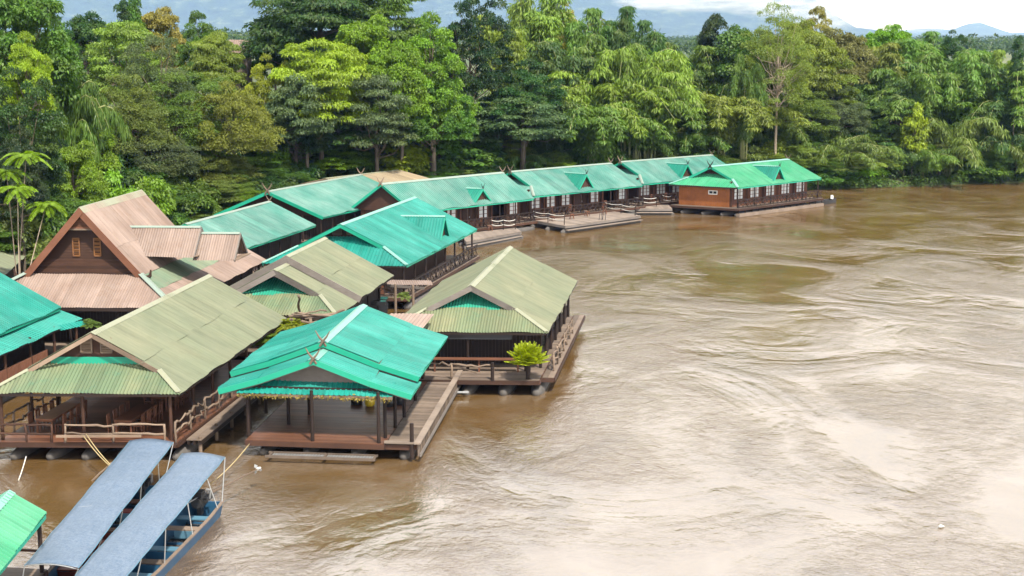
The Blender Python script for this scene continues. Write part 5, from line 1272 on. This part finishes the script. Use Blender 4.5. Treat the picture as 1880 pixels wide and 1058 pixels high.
T('shrub', 345, 330, 120, 118, 'mid', 'dark leafy mound above the plain turquoise roof', vi=1)
T('shrub', 440, 320, 130, 133, 'olive', 'olive mound left of the hall roof', vi=0)
T('shrub', 480, 290, 120, 139, 'yolive', 'yellowish mound behind the hall finial', vi=2)
# centre left
T('round', 482, 104, 95, 138, 'lime', 'compact yellow-green domed tree in the centre left', vi=1)
T('round', 502, 36, 90, 158, 'mid', 'green tree right of the pink roof on the skyline', vi=3)
T('layer', 585, -32, 230, 150, 'dark', 'huge dark spreading tree rising out of the top of the view', vi=0)
T('layer', 700, -28, 190, 152, 'mid', 'wide green spreading tree at the top edge, right of the huge dark one', vi=1)
T('layer', 585, 74, 150, 136, 'lime', 'tree with drooping layers of pale yellow-green leaves in the centre left', vi=2)
T('round', 660, 32, 125, 142, 'bright', 'vivid green rounded tree below the huge spreading tree', vi=0)
T('round', 790, 28, 165, 144, 'bright', 'wide vivid green tree at the top centre', vi=2)
T('round', 735, 80, 130, 139, 'bright', 'vivid green tree in front of the top centre ones', vi=3)
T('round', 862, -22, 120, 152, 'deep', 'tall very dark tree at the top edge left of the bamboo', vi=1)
T('layer', 560, 140, 110, 134, 'greyg', 'grey-green umbrella tree on thin pale trunks, left one', vi=0)
T('layer', 690, 138, 130, 136, 'greyg', 'grey-green umbrella tree on thin trunks, right one', vi=1)
T('round', 795, 146, 130, 137, 'mid', 'rounded mid-green tree in the centre of the forest wall', vi=0)
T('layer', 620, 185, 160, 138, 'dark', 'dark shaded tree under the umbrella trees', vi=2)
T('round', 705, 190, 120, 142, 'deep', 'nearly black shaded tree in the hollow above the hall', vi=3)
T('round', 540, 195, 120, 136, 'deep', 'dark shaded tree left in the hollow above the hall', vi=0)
T('large', 500, 228, 62, 136, 'bright', 'young bright tree standing alone in the shade, upper left of the hall roof', vi=0)
T('layer', 600, 235, 130, 140, 'dark', 'low dark tree above the hall ridge', vi=1)
T('large', 738, 246, 88, 144, 'lime', 'bright yellow-green young tree above the tan roof', vi=1)
T('large', 806, 228, 100, 148, 'mid', 'glossy large-leaved tree behind the first guest raft', vi=0)
T('large', 583, 293, 66, 141, 'bright', 'little bright leafy tree right behind the hall ridge', vi=1)
T('shrub', 668, 268, 90, 152, 'dark', 'dark bush behind the hall roof', vi=0)
T('shrub', 790, 290, 60, 150, 'lime', 'bright bush at the end of the tan roof', vi=2)
T('large', 870, 262, 100, 152, 'mid', 'leafy young tree above the roofs of the first two guest rafts', vi=1)
T('fine', 925, 243, 110, 158, 'yolive', 'yellow-green bush above the middle guest raft', vi=1)
for k, (x, y, kd, cl, lb) in enumerate([(545, 268, 'shrub', 'mid', 'green bush in the shade behind the hall finial'), (590, 262, 'round', 'dark', 'small dark tree behind the middle of the hall ridge'), (635, 258, 'shrub', 'mid', 'bush behind the far end of the hall ridge'), (690, 262, 'round', 'mid', 'small green tree right behind the tan roof'), (760, 268, 'shrub', 'bright', 'bright bush behind the right end of the tan roof'), (835, 272, 'round', 'mid', 'small green tree behind the first guest raft ridge'), (905, 270, 'shrub', 'dark', 'dark bush where the first two guest raft roofs meet')]):
    T(kd, x, y, 95, float(np.interp(x, _px, _front)) + 5, cl, lb, vi=k)
# centre right: bamboo
T('round', 965, 112, 165, 158, 'dark', 'big dark glossy tree in front of the bamboo', vi=2)
T('layer', 960, 180, 175, 156, 'greyg', 'dark leafy tree hanging low behind the guest rafts', vi=0)
T('plume', 912, 28, 85, 168, 'bamy', 'tall pale bamboo plume with a pointed top at the centre', vi=0)
T('plume', 942, -22, 90, 174, 'bamy', 'tallest bamboo plume, leaving the top of the view', vi=1)
T('plume', 1000, -8, 90, 176, 'bamy', 'bamboo plume right of the tallest one', vi=0)
T('round', 1032, 6, 80, 184, 'gold', 'yellow-tinged tree poking out between bamboo tops', vi=1)
T('plume', 1062, 16, 100, 174, 'bam', 'leaning bamboo plume below the yellow-tinged tree', vi=1)
T('round', 1095, 26, 50, 188, 'brown', 'small brownish treetop on the centre skyline', vi=2)
T('plume', 1136, 12, 55, 180, 'bamd', 'thin dark bamboo tip against the blue mountain, left one', vi=0)
T('plume', 1155, 36, 60, 178, 'bamd', 'thin dark bamboo tip against the blue mountain, middle one', vi=1)
T('plume', 1205, 38, 80, 180, 'bamd', 'bent dark bamboo tip against the blue mountain, right one', vi=1)
T('bamboo', 1050, 78, 170, 168, 'bamd', 'dark drooping bamboo dome in the centre of the view', vi=0)
T('bamboo', 1130, 66, 150, 172, 'bam', 'bamboo clump below the thin dark tips', vi=1)
T('bamboo', 1160, 90, 170, 168, 'bamy', 'pale green arching bamboo right of centre', vi=2)
T('bamboo', 1100, 125, 190, 165, 'bamy', 'bright bamboo fountain in the middle of the bamboo grove', vi=3)
T('bamboo', 1085, 168, 180, 162, 'bam', 'weeping bamboo low in the middle of the grove', vi=0)
T('bamboo', 1190, 150, 170, 168, 'bam', 'bamboo fountain above the half-hidden guest raft', vi=1)
T('bamboo', 1010, 170, 150, 163, 'bamd', 'dark bamboo behind the middle guest raft roof', vi=2)
T('round', 1240, 96, 130, 182, 'dark', 'dark rounded tree right of the bamboo grove', vi=1)
T('bamboo', 1262, 80, 140, 186, 'bam', 'bamboo clump with the distant plain showing over it', vi=3)
T('weeping', 1165, 222, 160, 172, 'bam', 'low weeping bamboo behind the half-hidden guest raft', vi=0)
T('weeping', 1080, 235, 150, 168, 'bamd', 'low dark weeping bamboo behind the middle guest raft', vi=1)
T('column', 1312, 28, 46, 188, 'deep', 'dark vine-draped tower of a tree on the skyline', vi=0)
T('column', 1297, 40, 26, 190, 'deep', 'narrow dark trunk wrapped in vines left of the draped tower', vi=1)
T('round', 1352, 50, 100, 188, 'mid', 'tree smothered in bright vines right of the dark tower', vi=3)
T('column', 1345, 60, 70, 184, 'mid', 'vine curtain hanging in front of the smothered tree', vi=0)
T('bamboo', 1370, 102, 70, 180, 'bam', 'small upright bamboo dome left of the pale forked trunk', vi=1)
T('bamboo', 1322, 152, 190, 180, 'bamy', 'broad bright bamboo fountain behind the bright green roof', vi=0)
T('bamboo', 1290, 130, 140, 184, 'bamd', 'darker bamboo behind the broad bright fountain', vi=2)
T('weeping', 1260, 235, 150, 178, 'bam', 'low weeping bamboo left behind the bright green roof', vi=1)
T('sparse', 1432, 8, 150, 183, 'yolive', 'airy tree with pale forked trunk, feathery yellow-green crown', zbase=2.0, vi=0)
T('layer', 1465, 40, 130, 190, 'yolive', 'airy yellow-green tree right of the forked pale trunk', vi=2)
T('round', 1495, 16, 110, 204, 'gold', 'golden brown treetop on the right skyline beside the airy tree', vi=2)
T('round', 1548, 55, 110, 202, 'brown', 'brownish green tree below the golden treetop', vi=0)
T('round', 1508, 100, 130, 196, 'yolive', 'yellow-tinged tree behind the airy trunk', vi=1)
T('fine', 1455, 150, 150, 187, 'olive', 'olive bushes at the foot of the pale forked trunk', vi=0)
T('fine', 1525, 150, 140, 192, 'greyg', 'grey-green tree above the bright green roof ridge end', vi=1)
T('weeping', 1425, 205, 170, 186, 'bam', 'weeping bamboo behind the bright green roof', vi=0)
T('shrub', 1420, 258, 80, 184, 'lime', 'bright lime bush behind the bright green ridge', vi=1)
T('shrub', 1370, 262, 90, 183, 'olive', 'olive bush behind the ridge of the last guest raft', vi=0)
T('shrub', 1480, 250, 110, 188, 'olive', 'olive bush at the right end of the bright green ridge', vi=2)
# right bank
T('weeping', 1535, 246, 180, 189, 'bam', 'weeping bamboo reaching the water beside the last guest raft', zbase=.3, vi=0)
T('round', 1628, 48, 90, 212, 'bright', 'bright green rounded treetop right of the golden ones', vi=0)
T('bamboo', 1600, 80, 130, 205, 'bamy', 'yellowish bamboo right of the golden treetops', vi=3)
T('plume', 1680, 72, 80, 208, 'bam', 'upright bamboo plume on the right skyline, left one', vi=0)
T('plume', 1720, 58, 90, 210, 'bam', 'upright bamboo plume on the right skyline, middle one', vi=1)
T('round', 1752, 58, 60, 214, 'dark', 'dark round treetop between bamboo plumes on the right skyline', vi=1)
T('bamboo', 1660, 100, 170, 202, 'bam', 'arching bamboo on the right bank, upper left of the mass', vi=1)
T('bamboo', 1745, 92, 170, 204, 'bam', 'arching bamboo on the right bank, upper middle of the mass', vi=2)
T('bamboo', 1815, 96, 150, 208, 'bamd', 'dark arching bamboo on the right bank, upper right of the mass', vi=0)
T('plume', 1842, 92, 70, 206, 'bamy', 'pale bamboo plume near the right edge', vi=1)
T('column', 1871, 66, 22, 202, 'dark', 'dark narrow columnar tree at the right edge of the skyline', vi=0)
T('bamboo', 1870, 125, 160, 203, 'bam', 'bamboo dome cut by the right edge, upper one', vi=3)
T('bamboo', 1610, 140, 160, 200, 'bamd', 'dark bamboo above the creeper-covered shrub on the right bank', vi=2)
T('bamboo', 1700, 135, 180, 201, 'bam', 'big bamboo dome in the centre of the right bank', vi=0)
T('bamboo', 1785, 140, 190, 203, 'bam', 'bamboo dome right of the central one on the right bank', vi=1)
T('bamboo', 1850, 180, 180, 203, 'bamd', 'low bamboo dome cut by the right edge', vi=2)
T('round', 1655, 178, 110, 198, 'mid', 'creeper-covered leafy shrub-like tree above the right waterline', vi=3)
T('large', 1680, 192, 50, 196, 'lime', 'bright leafed sapling beside the creeper-covered tree', vi=0)
T('weeping', 1740, 215, 190, 200, 'bam', 'weeping bamboo over the water in the middle of the right bank', zbase=.6, vi=1)
T('weeping', 1690, 255, 180, 197, 'bam', 'bamboo sprays lying almost flat over the water on the right bank', zbase=.3, vi=0)
T('weeping', 1830, 225, 190, 203, 'bamd', 'dark weeping bamboo over the water near the right edge', zbase=.6, vi=0)
T('weeping', 1890, 262, 150, 204, 'bam', 'weeping bamboo at the right edge of the waterline', zbase=.3, vi=1)
T('shrub', 1620, 262, 110, 195, 'olive', 'olive scrub on the bare patch of the right bank', vi=1)
T('shrub', 1510, 300, 100, 187, 'mid', 'bushy shrub at the waterline beside the last raft', zbase=.1, vi=0)
T('shrub', 1580, 300, 90, 192, 'bright', 'bright grassy bush at the waterline right of the last raft', zbase=.1, vi=2)
T('shrub', 1795, 285, 110, 201, 'mid', 'green bush at the waterline under the right bank bamboo', zbase=.1, vi=1)
for k, (x, y) in enumerate([(985, 262), (1045, 255), (1110, 258), (1215, 250), (1330, 250)]):
    T('shrub', x, y, 100, 172 + k * 3, ('mid', 'bamd', 'mid', 'olive', 'mid')[k], ('low bush behind the left end of the middle guest raft ridge', 'low bush behind the middle guest raft ridge', 'low bush between two guest raft ridges', 'low bush behind the half-hidden guest raft ridge', 'low bush between the last two guest raft ridges')[k], vi=k)

# ---- bushes massed along the foot of the forest
fl = random.Random(21); FL_KIND = {'shrub': 'bush', 'round': 'small leafy tree', 'fine': 'small fine-leaved tree', 'weeping': 'weeping bamboo tuft', 'layer': 'small spreading tree'}
FL_COL = {'mid': 'green', 'dark': 'dark green', 'bright': 'bright green', 'olive': 'olive', 'deep': 'blackish green', 'bam': 'fresh green', 'bamd': 'dusky green', 'bamy': 'yellow-green'}
FL_AT = [(60, 'at the left edge of the forest foot'), (130, 'behind the pink gable bargeboard'), (200, 'behind the pink gable peak'), (280, 'behind the pink ridge'), (350, 'behind the end of the pink ridge'), (420, 'behind the plain turquoise roof'), (490, 'left of the hall gable'), (560, 'behind the front half of the hall ridge'), (650, 'behind the back half of the hall ridge'), (740, 'behind the tan roof'), (830, 'behind the first raft'), (910, 'behind the end of the first guest raft'), (1010, 'behind the front of the middle raft'), (1110, 'behind the back of the middle raft'), (1200, 'behind the front of the half-hidden raft'), (1290, 'behind the end of the half-hidden raft'), (1370, 'behind the gable of the green roofed raft'), (1450, 'behind the ridge of the green roofed raft'), (1530, 'past the end of the green roofed raft'), (1620, 'on the bare right bank patch'), (1700, 'under the creeper-covered right bank tree'), (1780, 'in the middle of the right bank'), (1850, 'right of mid right bank'), (9999, 'at the right edge of the far bank')]
FL_ROW = ('in front', 'in mid-row', 'at the rear'); FL_USED = set()
for px in range(-40, 1960, 32):
    for row in range(3):
        if row < 1 and (575 < px < 790 or px < 110): continue
        x = px + fl.uniform(-14, 14); off = (0.5, 5.5, 11.5)[row] + fl.uniform(0, 4); kind = fl.choice(('shrub', 'shrub', 'round', 'fine', 'layer') if x < 900 else ('shrub', 'weeping', 'weeping', 'round', 'fine'))
        Yb = bank_Y(x); Yt = Yb + off; hgt = fl.uniform(3.0, 5.0) + row * fl.uniform(.8, 2.0); Xt = (x - 940) / FPX / CT * Yt; zt = float(ground_z(Xt, Yt)) + hgt
        k_ = (zt - CAM_H) / Yt; vy = (k_ * CT + ST) / (CT - k_ * ST); yp = 529 - FPX * vy; wpx = (fl.uniform(5.5, 8.5)) * FPX / Yt
        at_ = next(a for lim, a in FL_AT if x < lim)
        for _ in range(30):
            cl = fl.choice(('mid', 'dark', 'bright', 'olive', 'mid', 'deep') if x < 900 else ('bam', 'bamd', 'mid', 'olive', 'bamd', 'bamy')); lab_ = f'{FL_COL[cl]} {FL_KIND[kind]} {FL_ROW[row]}, {at_}'
            if lab_ not in FL_USED: break
        FL_USED.add(lab_)
        T(kind, x, yp, wpx, float(np.interp(x, _px, _front)) + max(0, off - 1.5), cl, lab_)
# ---- undergrowth over the slope, one mass
rg = np.random.default_rng(77); n = 13000
u = rg.uniform(0, 1, n); seg = BANK[2:14]; cum = np.r_[0, np.cumsum(np.hypot(*np.diff(seg, axis=0).T))]; sl = u * cum[-1]
bx, by = np.interp(sl, cum, seg[:, 0]), np.interp(sl, cum, seg[:, 1]); dx, dy = np.interp(sl + 1, cum, seg[:, 0]) - bx, np.interp(sl + 1, cum, seg[:, 1]) - by
ln = np.hypot(dx, dy) + 1e-6; inl = -.5 + rg.uniform(0, 1, n) ** 1.25 * 42; cx, cy = bx - dy / ln * inl, by + dx / ln * inl
kp = ~((cx < -32) & (cy > 84) & (cy < 116)); cx, cy, inl = cx[kp], cy[kp], inl[kp]; n = len(cx)
Cc = np.stack([cx, cy, ground_z(cx, cy) + .2 + rg.uniform(0, 1, n) ** 1.8 * 5.5 * np.clip(inl / 6, .1, 1)], 1); rr_ = rg.uniform(.5, 1.4, n)
p_, D_, N_, v_ = clump_leaves(rg, Cc, rr_, 24, .8, .3); k = len(p_)
me = leaf_mesh('undergrowth', p_, D_, N_, .42 * rg.uniform(.6, 1.4, k), .2 * rg.uniform(.6, 1.4, k), v_); me.materials.append(M['leaf'])
ug = link('undergrowth', me); ug.color = (.055, .105, .018, 1); tag(ug, 'tangle of leafy undergrowth covering the river bank', 'undergrowth', kind='stuff')
# ---- far woods on the plain
n = 5200; yy = rg.uniform(750, 3400, n); aa = rg.uniform(-.42, .5, n); xx = yy * aa
keep = bank_dist(xx, yy) > 40; band = (np.sin(yy * .006 + xx * .002) + np.sin(xx * .004 + 2)) > -.9; keep &= band; xx, yy = xx[keep], yy[keep]
rr_ = rg.uniform(3.0, 6.5, len(xx)); Cc = np.stack([xx, yy, ground_z(xx, yy) + rr_ * rg.uniform(.7, 1.7, len(xx))], 1)
p_, D_, N_, v_ = clump_leaves(rg, Cc, rr_, 36, .8, .2); k = len(p_)
me = leaf_mesh('far_woods', p_, D_, N_, 2.4 * rg.uniform(.7, 1.3, k), 1.6 * rg.uniform(.7, 1.3, k), v_); me.materials.append(M['leaf'])
fw = link('far_woods', me); fw.color = (.045, .085, .022, 1); tag(fw, 'belts of distant woodland on the plain below the mountains', 'woodland', kind='stuff')

# ---- ferns in pots and baskets
def fern(label, p, size, fronds=34, pot=True, col=(.22, .27, .012), seed=1, up=.9, sag=.55, lo=.35):
    rg = np.random.default_rng(seed); root = empty('potted_fern' if pot else 'fern', p); tag(root, label, 'plant'); base = np.array([0, 0, .85 if pot else .1])
    Pp, Dd, Nn, Rv = [], [], [], []
    for i in range(fronds):
        a = rg.uniform(0, 6.283); el = rg.uniform(lo, 1.4) * up; ln = size * rg.uniform(.7, 1.1); d = np.array([math.cos(a) * math.cos(el), math.sin(a) * math.cos(el), math.sin(el)])
        side = np.array([-math.sin(a), math.cos(a), 0])
        for t in np.linspace(.15, 1, 15):
            q = base + d * ln * t - np.array([0, 0, sag * ln * t * t]); tg = d - np.array([0, 0, 2 * sag * t]); w = .17 * size * (1 - (t - .45) ** 2 * 2.2)
            for sd in (-1, 1): Pp.append(q); Dd.append(side * sd + tg * .55); Nn.append(np.cross(tg, side) * (1 if np.cross(tg, side)[2] > 0 else -1) + rg.normal(size=3) * .15); Rv.append((max(.05, w), rg.uniform()))
    Rv = np.array(Rv); me = leaf_mesh('fronds', np.array(Pp), np.array(Dd), np.array(Nn), Rv[:, 0] * 1.3, np.full(len(Rv), .055 * size), Rv[:, 1]); me.materials.append(M['fern'])
    f = link('fronds', me, None, root); f.color = (*col, 1)
    if pot: MB().tube([(0, 0, 0), (0, 0, .12), (0, 0, .75), (0, 0, .9)], [.14, .12, .17, .21], 9).build('pot', M['dark'], root, None, True)
    return root
F = INFO['C']
fern('bright yellow-green fern in a tall dark pot at the corner of the outermost olive raft', F.pt(-1.6, .80, .95), 1.35, 190, col=(.30, .36, .015), seed=3, up=1.08, sag=.10, lo=.25)
F = INFO['B']
fern('big fern under the driftwood logs between olive and turquoise roofs', P(536, 606, 3.0), 1.4, 60, False, (.19, .22, .015), 5)
fern('fern spilling beside the left edge of the turquoise pavilion roof', P(492, 632, 2.6), 1.3, 50, False, (.12, .18, .02), 6)
fern('small fern at the right end of the driftwood heap', P(611, 589, 3.3), .9, 40, False, (.19, .22, .02), 7)
fern('round leafy basket plant under the eave between the pink skirt and olive ridge', P(166, 600, 2.9), .9, 50, False, (.08, .13, .02), 8)
fern('creeping plant at the side of the little grey canopy', P(742, 548, 1.3), .9, 30, False, (.12, .17, .03), 9)
# ---- faded flower trim along the pavilion eave
rt_, og_ = INFO['Broot']; FB = INFO['B']; rg = np.random.default_rng(12); k = 420
qq = rg.uniform(-.79, .79, k); pts_ = np.array([tuple(FB.pt(-.1, q, 3.0) - og_) for q in qq]) + rg.normal(size=(k, 3)) * np.array([.03, .03, .05])
me = leaf_mesh('flower_trim', pts_, rg.normal(size=(k, 3)) + np.array([0, -.6, -.6]), rg.normal(size=(k, 3)), .13 * rg.uniform(.6, 1.3, k), .08, rg.uniform(0, 1, k)); me.materials.append(M['fern'])
tr_ = link('flower_trim', me, None, rt_); tr_.color = (.26, .20, .05, 1)
# ---- umbrella-leaved saplings at the left edge
def umbrella_tree(label, stem_px, Y, tops, seed):
    rg = np.random.default_rng(seed); b = PD(stem_px[0], stem_px[1], Y); zg = float(ground_z(b.x, Y)); root = empty('umbrella_sapling', (b.x, Y, zg)); tag(root, label, 'tree', 'umbrella-leaved saplings at the left edge')
    st = MB(); Pp, Dd, Nn, W, Rv = [], [], [], [], []
    for (x, y) in tops:
        t = PD(x, y, Y + rg.uniform(-.6, .6)) - Vector((b.x, Y, zg)); st.tube([Vector((0, 0, -.3)), Vector((t.x * .25, t.y * .2, t.z * .5)), t], [.05, .04, .025], 6)
        for i in range(11):
            a = i / 11 * 6.283 + rg.uniform(-.2, .2); d = np.array([math.cos(a), math.sin(a), rg.uniform(.1, .7)]); ln = rg.uniform(1.1, 1.6); side = np.array([-math.sin(a), math.cos(a), 0])
            for s in np.linspace(.12, 1, 16):
                q = np.array(t) + d * ln * s - np.array([0, 0, .75 * ln * s * s])
                for sd in (-1, 1): Pp.append(q); Dd.append(side * sd + d * .5 - np.array([0, 0, .5])); Nn.append(np.array([0, 0, 1]) + rg.normal(size=3) * .2); W.append(.42 * (1 - (s - .5) ** 2 * 1.6)); Rv.append(rg.uniform())
    st.build('stem', M['palebark'], root, None, True)
    me = leaf_mesh('leaves', np.array(Pp), np.array(Dd), np.array(Nn), np.array(W), np.full(len(W), .2), np.array(Rv)); me.materials.append(M['fern']); o = link('leaves', me, None, root); o.color = (.16, .26, .02, 1)
umbrella_tree('sapling with drooping bright feathery leaf whorls at the left edge, taller one', (28, 450), 96, [(48, 285), (12, 315)], 1)
umbrella_tree('sapling with drooping bright feathery leaf whorls, beside the pink gable peak', (30, 455), 95, [(32, 345), (85, 375)], 2)
# ---- roofs among the trees
def hidden_roof(label, px, py, Y, w, h):
    c = PD(px, py, Y); root = empty('hillside_house', (c.x, Y, float(ground_z(c.x, Y)))); org = root.location.copy(); tag(root, label, 'house')
    O = c + Vector((-w / 2, 1.2, h / 2)); corrugated(root, 'roof_sheet', M['pink'], O, (1, 0, 0), Vector((0, -2.2, -h)), 0, w, lambda x: 0, lambda x: 1, .3, .03, 1.2, (), org)
    corrugated(root, 'roof_sheet', M['pink'], O, (1, 0, 0), Vector((0, 2.2, -h)), 0, w, lambda x: 0, lambda x: 1, .3, .03, 1.2, (), org)
    z0 = org.z; z1 = c.z - h / 2; MB().box((c.x, Y + 1.2, (z0 + z1) / 2), w - .6, 3.2, z1 - z0).build('wall', M['deck_pale'], root, org)
hidden_roof('house with a pink roof glimpsed between treetops left of the huge spreading tree', 438, 85, 180, 2.8, 1.6)
hidden_roof('house whose reddish roof glints through the central trees', 765, 134, 176, 3.4, 1.2)

# ------------------------------------------------------------------ mist on the mountain, haze
def m_mist(name, dens, scale, lo, hi):
    m = bpy.data.materials.new(name); m.use_nodes = True; t = m.node_tree; t.nodes.clear(); o = N(t, 'ShaderNodeOutputMaterial'); v = N(t, 'ShaderNodeVolumePrincipled')
    v.inputs['Color'].default_value = (.97, .97, .98, 1); v.inputs['Anisotropy'].default_value = .2
    tcn = N(t, 'ShaderNodeTexCoord'); ln_ = N(t, 'ShaderNodeVectorMath', operation='LENGTH'); t.links.new(tcn.outputs['Object'], ln_.inputs[0])
    fall = N(t, 'ShaderNodeMapRange'); fall.inputs['From Min'].default_value = 1.0; fall.inputs['From Max'].default_value = .35; t.links.new(ln_.outputs['Value'], fall.inputs['Value'])
    nz = noise(t, scale, 5, .6, tcn.outputs['Object']); r_ = ramp(t, nz.outputs['Fac'], [(lo, 0.0), (hi, 1.0)])
    a = N(t, 'ShaderNodeMath', operation='MULTIPLY'); t.links.new(fall.outputs[0], a.inputs[0]); t.links.new(r_.outputs['Color'], a.inputs[1])
    b_ = N(t, 'ShaderNodeMath', operation='MULTIPLY'); t.links.new(a.outputs[0], b_.inputs[0]); b_.inputs[1].default_value = dens
    t.links.new(b_.outputs[0], v.inputs['Density']); t.links.new(v.outputs[0], o.inputs['Volume']); return m
def ball(name, c, r, m):
    mb = MB(); nu, nv = 16, 9
    for j in range(nv + 1):
        for i in range(nu):
            a, b = 2 * math.pi * i / nu, math.pi * j / nv; mb.v.append((math.sin(b) * math.cos(a), math.sin(b) * math.sin(a), math.cos(b)))
    for j in range(nv):
        for i in range(nu): mb.f.append((j * nu + i, (j + 1) * nu + i, (j + 1) * nu + (i + 1) % nu, j * nu + (i + 1) % nu))
    o = mb.build(name, m); o.location = c; o.scale = r; return o
MIST = m_mist('mountain_mist', .004, 2.8, .43, .66)
for k, (x, y, w, h) in enumerate([(1290, 2, 330, 46), (1430, 10, 240, 50), (1195, 4, 150, 30), (1525, 30, 200, 56), (1640, 46, 260, 34)]):
    c = PD(x, y, 10200 if k != 4 else 16500); s = c.y / FPX; o = ball('mist', c, (w * s / 2, 520, h * s / 2), MIST); tag(o, 'drifting white mist lying along the mountain top', 'mist', kind='stuff')
hm = bpy.data.materials.new('valley_haze'); hm.use_nodes = True; ht = hm.node_tree; ht.nodes.clear(); ho = N(ht, 'ShaderNodeOutputMaterial'); hv = N(ht, 'ShaderNodeVolumePrincipled')
hv.inputs['Color'].default_value = (.30, .50, 1.0, 1); hv.inputs['Absorption Color'].default_value = (1, 1, 1, 1); hv.inputs['Density'].default_value = 6.0e-5; hv.inputs['Anisotropy'].default_value = .1
ht.links.new(hv.outputs[0], ho.inputs['Volume'])
hz = MB().box((0, 10200, 800), 36000, 21400, 1612).build('haze', hm); tag(hz, 'thin blue haze filling the valley', 'haze', kind='stuff')
